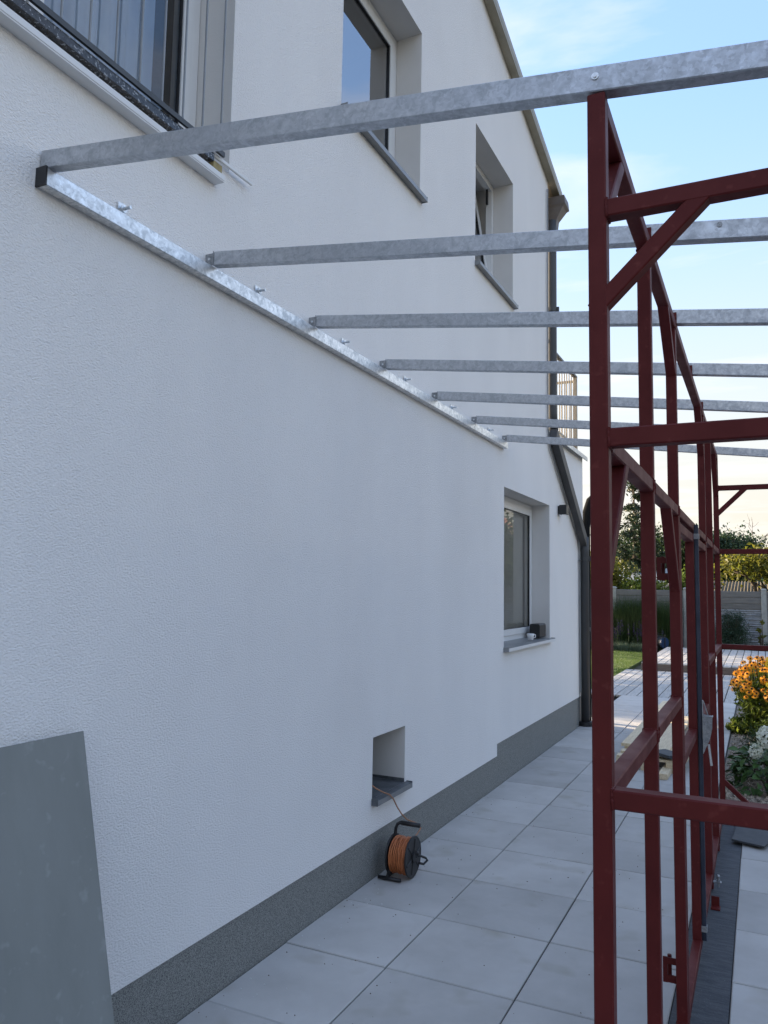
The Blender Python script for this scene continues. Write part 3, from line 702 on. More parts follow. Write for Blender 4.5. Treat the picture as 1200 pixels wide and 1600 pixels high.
# weld beads round the visible joints
wb_ = MB(); rgw = random.Random(8)
def weld(c, ax, hw=.0200, hh=.0200):
    c = Vector(c); ax = Vector(ax).normalized()
    a = Vector((0, 0, 1)) if abs(ax.z) < .5 else Vector((1, 0, 0)); b = ax.cross(a); n = 7; pts = []
    cor = [(-hw, -hh), (hw, -hh), (hw, hh), (-hw, hh)]
    for k in range(4):
        p, q = cor[k], cor[(k+1) % 4]
        for i in range(n):
            t = i/n; pts.append(c+b*(p[0]+(q[0]-p[0])*t+rgw.gauss(0, .0006))+a*(p[1]+(q[1]-p[1])*t+rgw.gauss(0, .0006))+ax*rgw.gauss(0, .0007))
    pts.append(pts[0]); wb_.tube(pts, .0034, 5, cap=False)
for a, b in sp_full:
    for z in (2.042,)+(() if (a, b) == sp_full[2] else (1.287, .075)):
        weld((XM, a-.0005, z), (0, 1, 0)); weld((XM, b+.0005, z), (0, 1, 0))
for y in PY[1:5]: weld((XM, y, TOP-S-.0005), (0, 0, 1))
for y in (Y0+.02, Y1+.02):
    for z in (2.565, 2.047, 1.287): weld((XB+.0005, y, z), (1, 0, 0))
wb_.build('weld_beads', M['red'], fr, kind='stuff')
# lugs that hold the beams
for i, y in enumerate(BY[1:6]):
    MB().box(XB-.018, XB-.001, y-.006, y-.0008, TOP+.0005, TOP+.052).build('beam_lug', M['red'], fr)
# gate leaves
def leaf_(ya, yb, hinge):
    st_ = MB()
    gl = MB().bar((XM, ya+.02, .0615), (XM, ya+.02, 2.0), S, S, up=(1, 0, 0)).build('gate_leaf', M['red'], fr)
    MB().bar((XM, yb-.02, .0615), (XM, yb-.02, 2.0), S, S, up=(1, 0, 0)).build('stile', M['red'], gl)
    for z in (2.0, 1.066, .1015):
        MB().bar((XM, ya+S+.0005, z-.02), (XM, yb-S-.0005, z-.02), S-.001, S).build('rail', M['red'], gl)
    hy = ya+.02 if hinge < 0 else yb-.02
    for z in (1.81, .25):
        h = MB(); h.box(XA-.05, XA-.0005, hy-.018, hy-.012, z+.022, z+.046).box(XA-.05, XA-.0005, hy-.018, hy-.012, z-.046, z-.018)
        h.box(XA-.053, XA-.036, hy-.0185, hy-.0115, z-.047, z+.047)
        h.tube([(XA-.03, hy+.004, z-.05), (XA-.03, hy+.004, z+.05)], .008, 8)
        h.build('hinge', M['red'], gl)
    return gl
g1 = leaf_(3.362, 4.115, -1); g2 = leaf_(4.125, 5.068, 1)
# espagnolette on the gate
MB().bar((1.8295, 4.094, .10), (1.8295, 4.094, 2.045), .020, .020, up=(1, 0, 0)).build('lock_rod', mat('blue_grey_zinc', (.035, .044, .066), (.055, .066, .095), scale=8, rough=.42, metal=.6), g1)
for z in (1.975, .14): BX(1.8185, 1.8425, 4.078, 4.110, z, z+.026).build('rod_guide', M['zincdull'], g1)
q = MB()
q.box(1.8405, 1.8435, 4.072, 4.112, .955, 1.20)
for ya in (4.066, 4.100):
    q.prism([(1.8436, 1.135), (1.884, 1.125), (1.882, 1.07), (1.872, 1.02), (1.856, .985), (1.8436, .955)], 'y', ya, ya+.004)
q.box(1.8436, 1.8875, 4.064, 4.106, 1.1255, 1.130)
q.prism([(1.844, 1.20), (1.848, 1.20), (1.870, 1.131), (1.865, 1.131)], 'y', 4.075, 4.083)
q.prism([(1.882, 1.132), (1.888, 1.132), (1.879, 1.113), (1.875, 1.115)], 'y', 4.060, 4.104)
for (x, z) in ((1.856, 1.085), (1.868, 1.06), (1.853, 1.045)): q.disc((x, 4.064, z), (0, 1, 0), .005, .005, 8)
q.build('lock_plate', M['zincdull'], g1)
MB().bar((1.867, 4.072, 1.00), (1.878, 4.062, .905), .010, .016, up=(0, 1, 0)).build('lever', M['zinc'], g1)
# bottom hinge bolt with a bright nut
q = MB(); q.box(1.8185, 1.862, 5.035, 5.065, .055, .060); q.tube([(1.846, 5.05, .03), (1.846, 5.05, .085)], .006, 8); q.disc((1.846, 5.05, .066), (0, 0, 1), .011, .009, 6)
q.lathe([(.008, .082), (.0105, .089), (.007, .097), (.001, .099)], 10, org=(1.846, 5.05, 0)); q.build('hinge_bolt', M['zincdull'], g2)
q = MB(); q.box(1.8185, 1.86, 4.83, 4.838, .0, .05).box(1.8185, 1.865, 4.78, 4.838, -.005, .002); q.build('foot_angle', M['red'], fr)

# ================================================================== cable reel
rl_ = thing('cable_reel', 'black extension cable reel wound with orange cable beside the plinth', 'cable reel', (.15, 4.41, 0))
cy, cz = 4.41, .122
fm = MB()
def flange(x):
    n = 40; fm_ = MB(); fm_.disc((x, cy, cz), (1, 0, 0), .117, .008, n)
    fm_.tube([(x, cy+.113*math.cos(2*PI*i/32), cz+.113*math.sin(2*PI*i/32)) for i in range(33)], .006, 6)
    sgn = 1 if x > .15 else -1
    for k in range(6):
        a = k*PI/3+.3
        fm_.bar((x+sgn*.005, cy+.03*math.cos(a), cz+.03*math.sin(a)), (x+sgn*.005, cy+.10*math.cos(a), cz+.10*math.sin(a)), .008, .012)
    fm_.disc((x+sgn*.008, cy, cz), (1, 0, 0), .032, .014, 20)
    fm_.build('flange', M['blackplastic'], rl_)
flange(.080); flange(.205)
MB().disc((.142, cy, cz), (1, 0, 0), .05, .115, 20).build('drum', M['blackplastic'], rl_)
pts = []
for i in range(15*9+1):
    a = 2*PI*i/15; ph = min(1, max(0, i/(15*9)+.012*math.sin(i*.9))); x = .090+.106*ph; pts.append((x, cy+.098*math.cos(a), cz+.098*math.sin(a)))
cc = MB().tube(pts, .0048, 6)
pts = []
for i in range(90):
    a = 2*PI*i/15*1.03; ph = .5+.45*math.sin(i*.13); pts.append((.090+.106*ph, cy+.1045*math.cos(a), cz+.1045*math.sin(a)))
cc.tube(pts, .0048, 6)
cc.build('wound_cable', M['orange'], rl_, smooth=True)
fr_ = MB()
fr_.tube([(.03, 4.305, .013), (.175, 4.305, .013)], .0105, 10)
fr_.tube([(.085, 4.53, .012), (.085, 4.50, .02), (.085, 4.31, .02)], .009, 8)
fr_.tube([(.085, 4.32, .02), (.085, 4.40, .13), (.085, 4.42, .24), (.088, 4.42, .27), (.098, 4.42, .293), (.115, 4.42, .303), (.13, 4.42, .304)], .010, 10)
fr_.build('stand', M['blackplastic'], rl_, smooth=True)
MB().tube([(.122, 4.42, .304), (.245, 4.42, .304)], .0135, 10).build('carry_handle', M['blackplastic'], rl_, smooth=True)
MB().tube([(.215, 4.42, .12), (.228, 4.46, .118), (.255, 4.49, .10), (.262, 4.50, .085), (.25, 4.47, .07), (.225, 4.45, .078)], .007, 8).disc((.219, 4.44, .135), (1, 0, 0), .013, .02, 10).build('crank', M['blackplastic'], rl_, smooth=True)
MB().tube([(-.30, 4.22, .64), (-.12, 4.245, .595), (-.03, 4.272, .55), (.005, 4.31, .512), (.03, 4.36, .482), (.049, 4.40, .464), (.058, 4.44, .43), (.062, 4.49, .37), (.075, 4.53, .32), (.10, 4.555, .285), (.125, 4.60, .262), (.15, 4.63, .245), (.165, 4.62, .225), (.168, 4.55, .205), (.165, 4.46, .205)], .0042, 8).build('free_cable', M['tan'], rl_, smooth=True)

# ================================================================== leaning boards
def lean_board(name, label, y0, y1, top, foot, th, ztop):
    d = Vector((top-foot, 0, ztop)); n = Vector((d.z, 0, -d.x)).normalized()*th
    m = MB(); p = [Vector((foot, y0, .004)), Vector((foot, y1, .004)), Vector((top, y1, ztop)), Vector((top, y0, ztop))]
    m.add(p+[q+n for q in p], [(3, 2, 1, 0), (4, 5, 6, 7), (0, 1, 5, 4), (1, 2, 6, 5), (2, 3, 7, 6), (3, 0, 4, 7)])
    return tag(m.build(name, M['board']), label, 'board', 'grey boards leaning on the wall')
lean_board('leaning_board', 'front grey board leaning against the wall, the taller of the two', .75, 1.985, .022, .292, .012, 1.212)
lean_board('leaning_board', 'shorter grey board showing as a thin strip behind the front board', .9, 1.995, .092, .278, .010, .73)

# ================================================================== timber pile and slabs
pal = thing('pallet', 'low pale wooden pallet under the planks on the paving', 'pallet', (1.1, 8.6, 0))
for y in (8.08, 8.32, 8.58, 8.84, 9.10): BX(.80, 1.36, y-.06, y+.06, .098, .12).build('deck_board', M['wood'], pal)
for x in (.84, 1.07, 1.30): BX(x-.045, x+.045, 8.02, 9.16, .022, .0975).build('stringer', M['wood'], pal)
for x in (.84, 1.07, 1.30): BX(x-.045, x+.045, 8.02, 9.16, .0, .0215).build('bottom_board', M['wood'], pal)
def plank(a, b, w_, t_, label):
    p = MB().bar(a, b, w_, t_, ch=.003).build('plank', M['wood']); return tag(p, label, 'plank', 'pale planks on the pallet')
plank((.885, 8.50, .137), (.845, 12.7, .05), .23, .03, 'long pale plank on the left of the pallet, raised at its near end')
plank((1.14, 8.25, .135), (1.17, 11.0, .10), .22, .025, 'broad pale plank in the middle of the pallet')
plank((1.385, 8.02, .135), (1.46, 11.6, .08), .12, .028, 'narrow pale plank along the right edge of the pallet')
plank((1.255, 7.72, .028), (1.30, 8.95, .030), .085, .05, 'short batten lying on the slabs in front of the pallet')
tag(MB().bar((1.16, 8.20, .163), (1.36, 8.02, .163), .20, .028).build('paver', M['slate']), 'charcoal paver laid on top of the pale planks', 'paver')
tag(MB().prism([(1.885, 6.05), (2.085, 5.985), (2.24, 6.50), (1.92, 6.52)], 'z', .018, .030).build('loose_slab', M['slate']), 'loose grey slab lying by the felt strip near the gravel', 'slab')

# ================================================================== planting near the frame
rb = thing('coneflower_bush', 'tall bush of orange yellow daisies with dark centres beside the deck', 'flowering plant', (2.15, 11.25, -.03))
fb = MB(); rg = random.Random(21); heads = []
for i in range(298):
    a = rg.uniform(0, 2*PI); r = .46*math.sqrt(rg.random()); bx_, by_ = 2.16+r*.5*math.cos(a), 11.25+r*.5*math.sin(a)
    hx, hy = 2.17+r*math.cos(a), 11.25+r*math.sin(a); hz = .86-.38*(r/.46)**2.4+rg.gauss(0, .05)
    fb.tube([(bx_, by_, -.03), ((bx_+hx)/2, (by_+hy)/2, hz*.6), (hx, hy, hz)], .0035, 4, cap=False)
    heads.append((hx, hy, hz))
    for k in range(9):
        t = rg.uniform(.03, .80); q = Vector((bx_+(hx-bx_)*t, by_+(hy-by_)*t, -.03+(hz+.03)*t))
        fb.leaf(q+Vector((rg.gauss(0, .03), rg.gauss(0, .03), 0)), rg.uniform(.05, .095), asp=.42, rg=rg)
fb.build('foliage', M['freshleaf'], rb)
fl_ = MB()
for k in range(11):
    a = 2*PI*k/11; d = Vector((math.cos(a), math.sin(a), -.22)); s_ = Vector((-d.y, d.x, 0))
    fl_.add([d*.008, d*.024+s_*.0075, d*.042, d*.024-s_*.0075], [(0, 1, 2, 3)], 0)
fl_.lathe([(.0115, -.003), (.0125, .004), (.009, .012), (.0005, .015)], 8, 1)
fmesh = fl_.mesh('flower', [M['petal'], M['cone']])
for h in heads:
    inst('flower', fmesh, h, rb, (rg.gauss(.75, .35), rg.gauss(-.15, .4), 0), (.92+rg.uniform(-.16, .22),)*3)
yb_ = thing('yellow_daisy', 'lemon yellow flowers with broad leaves right of the orange daisies', 'flowering plant', (2.5, 10.9, -.03))
f2 = MB(); f3 = MB()
for i in range(80):
    a = rg.uniform(0, 2*PI); r = .3*math.sqrt(rg.random()); p = Vector((2.48+r*math.cos(a), 10.8+r*math.sin(a), rg.uniform(.25, .95)))
    f2.tube([(2.48, 10.8, -.03), p*.5+Vector((1.24, 5.4, .1)), p], .004, 4, cap=False)
    for k in range(7): f2.leaf(Vector((2.48, 10.8, 0)).lerp(p, rg.uniform(.3, 1))+Vector((rg.gauss(0, .05), rg.gauss(0, .05), 0)), rg.uniform(.07, .13), asp=.5, rg=rg)
f2.build('foliage', M['freshleaf'], yb_)
fl2 = MB()
for k in range(9):
    a = 2*PI*k/9; d = Vector((math.cos(a), math.sin(a), .12)); s_ = Vector((-d.y, d.x, 0)); fl2.add([d*.006, d*.025+s_*.013, d*.045, d*.025-s_*.013], [(0, 1, 2, 3)], 0)
fl2.lathe([(.011, .0), (.009, .01), (.0005, .014)], 8, 1)
fm2 = fl2.mesh('flower', [M['petal2'], M['cone']])
for i in range(34):
    a = rg.uniform(0, 2*PI); r = .33*math.sqrt(rg.random())
    inst('flower', fm2, (2.46+r*math.cos(a), 10.75+r*math.sin(a), rg.uniform(.45, .98)), yb_, (rg.gauss(.7, .4), rg.gauss(-.1, .4), 0))

def big_leaf_mesh(l=.11, wd=.075):
    m = MB(); vs = []; fs = []
    prof = [(0, .05), (.2, .75), (.45, 1), (.7, .72), (.9, .3), (1, .0)]
    for t, q in prof:
        z = -.18*l*t*t; vs += [(t*l, -q*wd/2, z+.18*q*wd), (t*l, 0, z), (t*l, q*wd/2, z+.18*q*wd)]
    for i in range(len(prof)-1):
        o = 3*i; fs += [(o, o+1, o+4, o+3), (o+1, o+2, o+5, o+4)]
    return m.add(vs, fs).mesh('leaf', M['hydleaf'], smooth=True)
LM = [big_leaf_mesh(.085, .06), big_leaf_mesh(.07, .047), big_leaf_mesh(.10, .066)]
def hydrangea(label, cx, cy, rx, ry, h, nleaf, blooms, seed, grp='hydrangeas in the gravel'):
    rg = random.Random(seed)
    t = thing('hydrangea', label, 'shrub', (cx, cy, -.03), grp)
    s = MB()
    for i in range(14):
        a = rg.uniform(0, 2*PI); s.tube([(cx, cy, -.03), (cx+rx*.35*math.cos(a), cy+ry*.35*math.sin(a), h*.4), (cx+rx*.7*math.cos(a), cy+ry*.7*math.sin(a), h*.75)], .006, 5, r1=.003)
    s.build('stems', M['bark'], t)
    for i in range(nleaf):
        a = rg.uniform(0, 2*PI); e = math.asin(rg.uniform(-.05, 1)); k = rg.uniform(.72, 1.0)
        p = (cx+rx*k*math.cos(a)*math.cos(e), cy+ry*k*math.sin(a)*math.cos(e), -.02+h*k*math.sin(e)+.02)
        inst('leaf', rg.choice(LM), p, t, (rg.gauss(0, .35), .45-e*.5+rg.gauss(0, .25), a+rg.gauss(0, .5)), (rg.uniform(.75, 1.15),)*3)
    for (x, y, z, r) in blooms:
        b = MB()
        for i in range(240):
            d = Vector((rg.gauss(0, 1), rg.gauss(0, 1), rg.gauss(0, 1))).normalized(); rr = r*rg.uniform(.7, 1)
            b.leaf(Vector((x, y, z))+Vector((d.x*rr, d.y*rr, d.z*rr*1.15)), r*.34, nrm=d, asp=.95, fold=.05, rg=rg)
        b.build('flower_head', M['cream_flower'], t)
    return t
hydrangea('leafy green hydrangea with two cream flower heads in the gravel', 2.12, 7.95, .30, .36, .36, 290,
          [(2.035, 7.76, .33, .06), (2.125, 7.80, .45, .085), (2.26, 7.85, .42, .07)], 4)
hydrangea('smaller green hydrangea without flowers just behind the cream-flowered one', 2.0, 8.55, .18, .2, .27, 90, [], 9)
def leaf_shrub(name, label, cx, cy, rx, ry, h, n, size, m, seed, z0=-.03, grp=None, cat='shrub', asp=.5, stem='bark'):
    rg = random.Random(seed); t = thing(name, label, cat, (cx, cy, z0), grp)
    cl = []
    for i in range(max(10, n//90)):
        a = rg.uniform(0, 2*PI); e = math.asin(rg.uniform(0, 1)); k = rg.uniform(.45, .9)
        cl.append(Vector((cx+rx*k*math.cos(a)*math.cos(e), cy+ry*k*math.sin(a)*math.cos(e), z0+h*(.12+.8*k*math.sin(e)))))
    s = MB()
    for c in cl: s.tube([(cx, cy, z0), Vector((cx, cy, z0)).lerp(c, .55)+Vector((0, 0, .05*h)), c], .012*h+.003, 5, r1=.003)
    s.build('stems', M[stem], t)
    f = MB(); sg = min(rx, ry, h)*.24
    for i in range(n):
        c = rg.choice(cl); f.leaf(c+Vector((rg.gauss(0, sg), rg.gauss(0, sg), rg.gauss(0, sg*.9))), size*rg.uniform(.6, 1.3), asp=asp, rg=rg)
    f.v = [(v[0], v[1], max(v[2], z0)) for v in f.v]
    f.build('foliage', M[m], t); return t
leaf_shrub('low_shrub', 'low dark fine-leaved shrub in the gravel below the daisies', 2.16, 9.55, .26, .35, .34, 5200, .022, 'darkleaf', 31, asp=.4)
leaf_shrub('low_shrub', 'yellowish low shrub between the daisies and the dark one', 2.28, 10.35, .25, .3, .33, 2600, .035, 'freshleaf', 32)
leaf_shrub('ground_plant', 'broad green leaves at the foot of the orange daisies', 1.86, 10.95, .13, .25, .22, 500, .09, 'freshleaf', 33, cat='plant', asp=.4)

# ================================================================== garden behind the deck
def blades(name, label, cx, cy, rx, ry, h, n, m, seed, wd=.012, z0=-.08, cat='plant', grp=None, lean=.7):
    rg = random.Random(seed); b = MB()
    for i in range(n):
        a = rg.uniform(0, 2*PI); r = math.sqrt(rg.random())
        b.blade((cx+rx*r*math.cos(a), cy+ry*r*math.sin(a), z0), h*rg.uniform(.55, 1.05), rg.uniform(.1, lean), wd, rg=rg)
    o = b.build(name, M[m]); return tag(o, label, cat, grp)
GL = 'grey-green lavender clumps along the lawn edge'
for i, (x, lab) in enumerate(((-2.35, 'leftmost grey-green lavender clump at the lawn edge'), (-1.85, 'second grey-green lavender clump from the left, beyond the lawn'),
                      (-1.4, 'grey-green lavender clump straight in front of the tall grass'), (-.98, 'rightmost lavender clump, next to the blue reel'))):
    blades('lavender', lab, x, 23.85+.1*(i % 2), .3, .28, .36, 1000, 'lavender', 50+i, .014, grp=GL, lean=.9)
TG = 'tall ornamental grasses before the concrete fence'
for i, (x, h, lab) in enumerate(((-1.62, 1.80, 'tall green grass clump left, behind the lavender'), (-1.1, 1.78, 'tall green grass clump in the middle, behind the blue reel'),
                         (-.45, 1.75, 'tall green grass clump right, by the second concrete post'))):
    blades('ornamental_grass', lab, x, 24.6, .36, .22, h, 2600, 'tallgrass', 60+i, .014, grp=TG, lean=.45)
def spikes(label, cx, cy, n, h, seed):
    rg = random.Random(seed); t = thing('purple_perennial', label, 'flowering plant', (cx, cy, -.08), 'purple flower spikes')
    s = MB(); f = MB()
    for i in range(n):
        x, y, hh = cx+rg.gauss(0, .13), cy+rg.gauss(0, .1), h*rg.uniform(.65, 1.05)
        s.tube([(x, y, -.08), (x+rg.gauss(0, .03), y, hh)], .006, 4)
        for k in range(12): s.leaf((x+rg.gauss(0, .04), y+rg.gauss(0, .04), rg.uniform(0, hh*.7)), .09, rg=rg, asp=.35)
        for k in range(26): f.leaf((x+rg.gauss(0, .018), y+rg.gauss(0, .018), hh-rg.uniform(0, .38)), .04, rg=rg)
    s.build('stems', M['tallgrass'], t); f.build('flower_spike', M['purple'], t)
spikes('purple flower spikes left, beside the red post', -1.75, 24.2, 9, .85, 71)
spikes('purple flower spikes in the middle of the border', -1.2, 24.2, 9, .80, 72)
spikes('pinkish purple flower spikes behind the blue reel', -.72, 24.3, 8, .78, 73)
leaf_shrub('mountain_pine', 'dark rounded mountain pine before the concrete fence', 1.35, 24.3, .52, .4, 1.45, 9000, .06, 'mugo', 41, asp=.18)
leaf_shrub('mountain_pine', 'small dark shrub at the foot of the right concrete post', 2.15, 24.5, .3, .25, .45, 1800, .05, 'mugo', 42, asp=.2)
blades('border_grass', 'low yellow-green grass at the foot of the mountain pine', 1.3, 23.8, .6, .2, .34, 1300, 'grass', 81, .012, cat='grass plant')
leaf_shrub('young_tree', 'thin young tree with a few pale leaves before the right fence post', 2.12, 24.3, .12, .12, 1.35, 60, .13, 'yellowleaf', 43, cat='tree')
# hose reel
hz = thing('hose_reel', 'dark garden hose reel with a blue side wheel behind the lavender', 'hose reel', (-.5, 23.95, 0))
MB().disc((-.42, 23.95, .24), (.8, -.6, 0), .16, .05, 24).build('wheel', M['blue'], hz)
MB().disc((-.58, 24.06, .26), (.8, -.6, 0), .19, .05, 24).disc((-.50, 24.0, .26), (.8, -.6, 0), .14, .2, 20).build('drum', M['dark'], hz)
MB().tube([(-.6, 24.05, 0), (-.6, 24.05, .5), (-.40, 23.92, .5), (-.40, 23.92, 0)], .014, 6).build('stand', M['blackplastic'], hz)
# concrete fence
fen = thing('concrete_fence', 'concrete panel fence with wood-look boards above rough stone-look panels', 'fence', (0, 25, 0))
pm = MB().box(-.07, .07, -.07, .07, -.1, 1.80).add([(-.085, -.085, 1.80), (.085, -.085, 1.80), (.085, .085, 1.80), (-.085, .085, 1.80), (-.05, -.05, 1.85), (.05, -.05, 1.85), (.05, .05, 1.85), (-.05, .05, 1.85)],
     [(0, 1, 5, 4), (1, 2, 6, 5), (2, 3, 7, 6), (3, 0, 4, 7), (4, 5, 6, 7), (0, 3, 2, 1)]).mesh('fence_post', M['fencepost'])
FX = [-1.985+2.09*k for k in range(-3, 6)]
for x in FX: inst('fence_post', pm, (x, 25.0, 0), fen)
wbm = []
rg = random.Random(77)
for (z0, z1) in ((1.58, 1.76), (1.40, 1.575), (1.235, 1.395)):
    m = MB(); m.bar((-.973, 0, 0), (.973, 0, 0), .05, z1-z0, ch=.012); wbm.append((m.mesh('wood_panel', M['fencewood']), (z0+z1)/2))
def stone_panel(h, seed):
    rg = random.Random(seed); m = MB(); nx, nz = 40, int(h/.03)
    rows = []; z = 0
    ridge = {}
    for j in range(nz+1):
        for i in range(nx+1):
            crs = j//2; blk = (i+crs*3)//rg.choice((4, 4)); key = (crs, blk)
            if key not in ridge: ridge[key] = rg.uniform(0, .03)
            d = ridge[key]*(1 if j % 2 else .55)+rg.uniform(0, .007)
            if j % 2 == 0: d *= .3
            m.v.append((-.973+1.946*i/nx, -.02-d, h*j/nz))
    for j in range(nz):
        for i in range(nx):
            a = j*(nx+1)+i; m.f.append((a, a+1, a+nx+2, a+nx+1)); m.mi.append(0)
    m.box(-.973, .973, -.015, .02, 0, h)
    return m.mesh('stone_panel', M['fencestone'])
spm = [stone_panel(.42, 1), stone_panel(.42, 2), stone_panel(.46, 3)]
for x in FX[:-1]:
    for me, z in wbm: inst('wood_panel', me, (x+1.045, 25.0, z), fen)
    for me, z in zip(spm, (.81, .385, -.08)): inst('stone_panel', me, (x+1.045, 25.0, z), fen)

# sheds beyond the fence
sh = thing('flat_roof_shed', 'low shed with a pale grey roof beyond the fence on the left', 'shed', (-3.2, 33, 0))
BX(-5.2, -1.35, 32, 35, -.1, 2.02).build('wall', M['shedwall'], sh)
m = MB(); m.add([(-5.4, 31.7, 2.05), (-1.2, 31.7, 2.05), (-1.2, 35.3, 2.62), (-5.4, 35.3, 2.62), (-5.4, 31.7, 2.13), (-1.2, 31.7, 2.13), (-1.2, 35.3, 2.70), (-5.4, 35.3, 2.70)],
     [(0, 3, 2, 1), (4, 5, 6, 7), (0, 1, 5, 4), (1, 2, 6, 5), (2, 3, 7, 6), (3, 0, 4, 7)]); m.build('roof', M['flash'], sh)
sh2 = thing('corrugated_shed', 'low shed with a yellowish corrugated roof behind the fence', 'shed', (1.0, 30, 0))
BX(-.5, 2.1, 29.2, 31, -.1, 1.72).build('wall', M['shedwall'], sh2)
m = MB(); N = 240
for i in range(N+1):
    x = -.75+3.1*i/N; dz = .028*math.cos(i*2*PI/8)
    m.v += [(x, 28.9, 1.74+dz), (x, 31.4, 2.13+dz)]
for i in range(N): m.f.append((2*i, 2*i+2, 2*i+3, 2*i+1)); m.mi.append(0)
m.build('corrugated_roof', M['yellowroof'], sh2, smooth=True)
hg = MB(); rg = random.Random(140)  # unseen leaf screen added to keep low sky light off the lower wall
for i in range(30000):
    x = 8.6+rg.choice((-.55, .55))*rg.random()**.3; hg.leaf((x, rg.uniform(-14, 13), rg.uniform(-.05, 2.3)), rg.uniform(.12, .2), rg=rg)
for i in range(6000): hg.leaf((8.6+rg.uniform(-.55, .55), rg.uniform(-14, 13), 2.3+rg.gauss(0, .06)), rg.uniform(.12, .2), rg=rg)
tag(hg.build('shade_hedge', M['darkleaf']), 'tall dark leafy screen added out of view to shade the lower house wall', 'shade_hedge')
# neighbour house, seen in the window glass
nh = thing('neighbour_house', 'cream house with a red roof beyond the garden, right of the frame', 'house', (9, 34, 0))
BX(6.5, 12, 30, 38, -.1, 3.1).build('wall', M['cream'], nh)
MB().prism([(6.1, 3.1), (12.4, 3.1), (9.25, 5.4)], 'y', 29.6, 38.4).build('roof', M['brickroof'], nh)
for y in (31.5, 34.5): BX(6.44, 6.498, y, y+1.2, 1., 2.2).build('window', M['dark'], nh)
for x in (7.6, 9.9): BX(x, x+1.2, 29.94, 29.998, 1., 2.2).build('window', M['dark'], nh)

# ================================================================== trees
def tree(name, label, x, y, h, trunk_h, rx, rz, n, size, m, seed, trunk_r=.12, ncl=46, fill=.75, sg=.34, asp=.6, drop=0, zc=None, grp='trees beyond the fence'):
    rg = random.Random(seed); t = thing(name, label, 'tree', (x, y, -.1), grp)
    zc = zc or h-rz; cl = []
    for i in range(ncl):
        d = Vector((rg.gauss(0, 1), rg.gauss(0, 1), rg.gauss(0, 1))).normalized(); k = rg.uniform(.25, 1)**.6*fill
        cl.append(Vector((x+d.x*rx*k, y+d.y*rx*k, zc+d.z*rz*k)))
    tm = MB(); top = Vector((x+rg.gauss(0, .1), y, zc))
    tm.tube([(x, y, -.1), (x+rg.gauss(0, .06), y, trunk_h*.6), top], trunk_r, 8, r1=trunk_r*.4)
    for c in cl[:16]:
        b0 = Vector((x, y, trunk_h)).lerp(top, rg.uniform(0, .9)); tm.tube([b0, b0.lerp(c, .5)+Vector((0, 0, .12*rz)), c], trunk_r*.33, 5, r1=.01)
    tm.build('trunk', M['bark'], t, smooth=True)
    f = MB(); s = rx*sg; per = n//ncl
    for c in cl:
        ss = s*rg.uniform(.55, 1.15)
        for i in range(int(per*rg.uniform(.6, 1.4))):
            p = c+Vector((rg.gauss(0, ss), rg.gauss(0, ss), rg.gauss(0, ss*.72)-drop*abs(rg.gauss(0, ss))))
            f.leaf(p, size*rg.uniform(.6, 1.35), asp=asp, rg=rg)
    f.build('crown', M[m], t); return t
def spruce(label, x, y, h, r, n, m, seed):
    rg = random.Random(seed); t = thing('spruce_tree', label, 'tree', (x, y, -.1), 'trees beyond the fence')
    tm = MB(); tm.tube([(x, y, -.1), (x, y, h)], .14, 8, r1=.015); f = MB()
    z = .9
    while z < h:
        rr = r*(1-(z/h))**.8+.08
        for k in range(rg.randint(5, 8)):
            a = rg.uniform(0, 2*PI); L = rr*rg.uniform(.55, 1.1); d = Vector((math.cos(a), math.sin(a), 0))
            tip = Vector((x, y, z))+d*L+Vector((0, 0, -.28*L+rg.gauss(0, .05)))
            tm.tube([(x, y, z), Vector((x, y, z)).lerp(tip, .5)+Vector((0, 0, .05)), tip], .02, 4, r1=.005)
            for i in range(int(n*L)):
                q = Vector((x, y, z+.03)).lerp(tip, rg.uniform(.12, 1.03)); q += Vector((rg.gauss(0, .1), rg.gauss(0, .1), -abs(rg.gauss(0, .12))))
                f.leaf(q, rg.uniform(.09, .21), asp=.4, rg=rg)
        z += rg.uniform(.2, .42)
    tm.build('trunk', M['bark'], t); f.build('crown', M[m], t)
spruce('tall dark spruce with drooping branches seen between the red posts', -2.75, 35, 7.2, 2.0, 95, 'conifer', 101)
tree('broadleaf_tree', 'dark green broadleaf tree right of the spruce', -1.45, 39, 5.0, 1.8, 1.3, 1.7, 11000, .17, 'darkleaf', 102)
tree('broadleaf_tree', 'dark tree filling the gap behind the spruce foot', -3.9, 40, 5.0, 1.8, 1.9, 1.9, 9000, .17, 'darkleaf', 103)
tree('garden_shrub', 'sunlit yellow-green shrub above the left fence post', -2.75, 27.2, 2.95, .8, .95, 1.0, 6000, .12, 'yellowleaf', 104, trunk_r=.06)
tree('garden_shrub', 'low fresh green shrub behind the fence in the middle', -1.35, 26.6, 2.2, .6, .7, .55, 3500, .10, 'freshleaf', 105, trunk_r=.05)
tree('garden_shrub', 'small bright shrub behind the second fence post', .05, 27.5, 2.5, .7, .7, .7, 3500, .11, 'freshleaf', 106, trunk_r=.05)
tree('broadleaf_tree', 'blue-green rounded tree on the right behind the corrugated roof', 1.0, 40, 4.75, 1.6, 1.35, 1.5, 13000, .15, 'bluegreen', 107)
tree('fruit_tree', 'sunlit yellow-green fruit tree with a bent dark limb', 2.3, 28.2, 2.98, 1.5, 1.35, .42, 2700, .17, 'yellowleaf', 108, trunk_r=.07, sg=.2, zc=2.6, ncl=60, fill=.95)
MB().tube([(2.0, 27.9, 1.55), (1.95, 27.9, 1.95), (1.72, 27.9, 2.28), (1.35, 27.9, 2.42)], .07, 7, r1=.035).build('limb', M['bark'], bpy.data.objects['fruit_tree'], smooth=True)
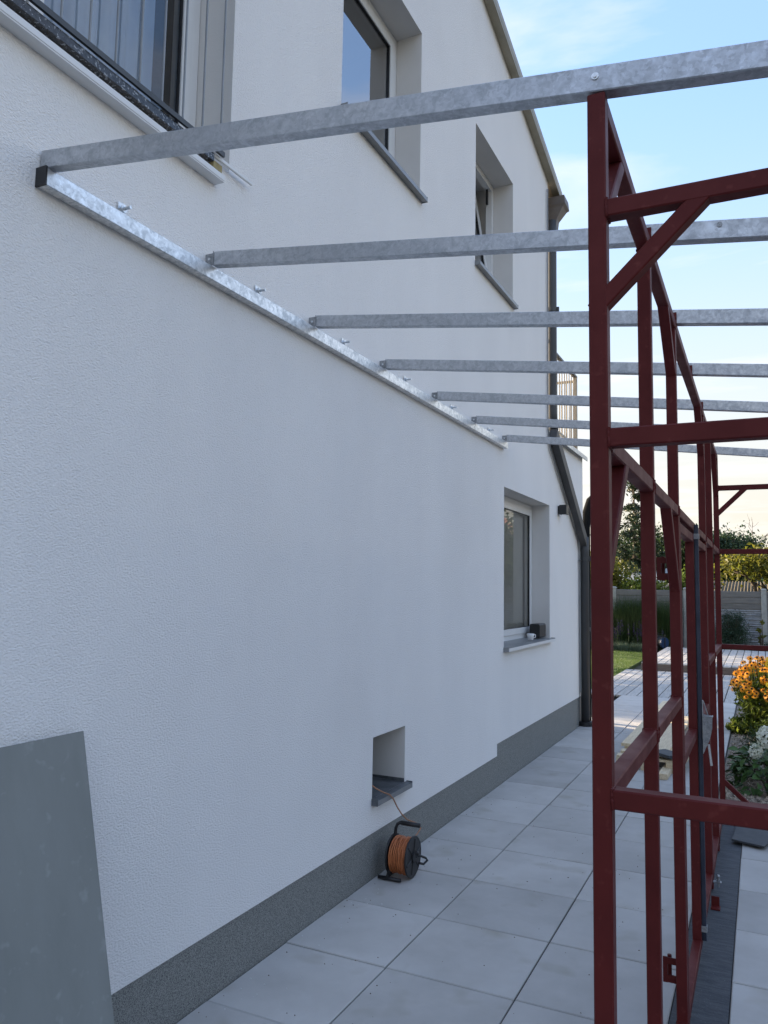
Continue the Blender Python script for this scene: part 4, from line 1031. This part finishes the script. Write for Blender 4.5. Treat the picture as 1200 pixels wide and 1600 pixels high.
tree('broadleaf_tree', 'green tree at the right edge behind the fruit tree', 4.2, 31, 4.2, 1.4, 1.6, 1.4, 6000, .15, 'freshleaf', 109)
tree('broadleaf_tree', 'dark tree far right beyond the fence', 6.2, 27.5, 4.6, 1.4, 1.7, 1.7, 7000, .15, 'darkleaf', 110)
tree('broadleaf_tree', 'small tree standing between the other two behind the middle of the fence', -.1, 42, 4.3, 1.4, 1.3, 1.5, 6000, .17, 'darkleaf', 111)
for (x, y, h, sd_) in ((-9.5, 19.5, 7.5, 201), (-12.5, 25.5, 8.5, 202), (-15, 16.5, 8., 203), (-8., 14.8, 4.2, 204)):  # unseen trees added to shade the lawn and deck from the low sun
    tree('broadleaf_tree', {201: 'nearest added shade tree left of the deck, behind the house corner', 202: 'tall added shade tree at the back left of the lawn', 203: 'tall added shade tree far left of the lawn behind the house', 204: 'small added shade tree close behind the house corner'}[sd_], x, y, h, h*.27, h*.34, h*.34, 8000, .2, 'darkleaf', sd_, grp='added shade trees on the left of the lawn')
bt = thing('bare_tree', 'thin leafless tree top against the pale sky at right', 'tree', (1.9, 40, -.1), 'trees beyond the fence')
rg = random.Random(120); m = MB()
def twig(p, d, L, r, lev):
    q = p+d*L; m.tube([p, p.lerp(q, .5)+Vector((rg.gauss(0, .03), 0, rg.gauss(0, .03))), q], r, 4, r1=r*.6)
    if lev:
        for k in range(3):
            twig(p.lerp(q, rg.uniform(.4, 1)), (d+Vector((rg.gauss(0, .55), rg.gauss(0, .3), rg.gauss(0, .3)))).normalized(), L*rg.uniform(.5, .75), r*.6, lev-1)
twig(Vector((1.9, 40, -.1)), Vector((0, 0, 1)), 2.6, .05, 0); twig(Vector((1.9, 40, 2.4)), Vector((.05, 0, 1)).normalized(), 1.4, .03, 3)
twig(Vector((1.9, 40, 2.2)), Vector((-.25, 0, 1)).normalized(), 1.5, .03, 3); twig(Vector((1.9, 40, 2.2)), Vector((.35, 0, 1)).normalized(), 1.1, .03, 2)
m.build('branches', M['twig'], bt)
# far tree line closing the view
fw = MB(); rg = random.Random(130)
for i in range(26000):
    x = rg.uniform(-60, 70); y = rg.uniform(75, 95); top = 4.2+1.6*math.sin(x*.21)+1.1*math.sin(x*.53+1)
    fw.leaf((x, y, top*rg.random()**.8), rg.uniform(.5, 1.0), rg=rg)
fw.build('far_tree_line', M['bluegreen'], kind='stuff')
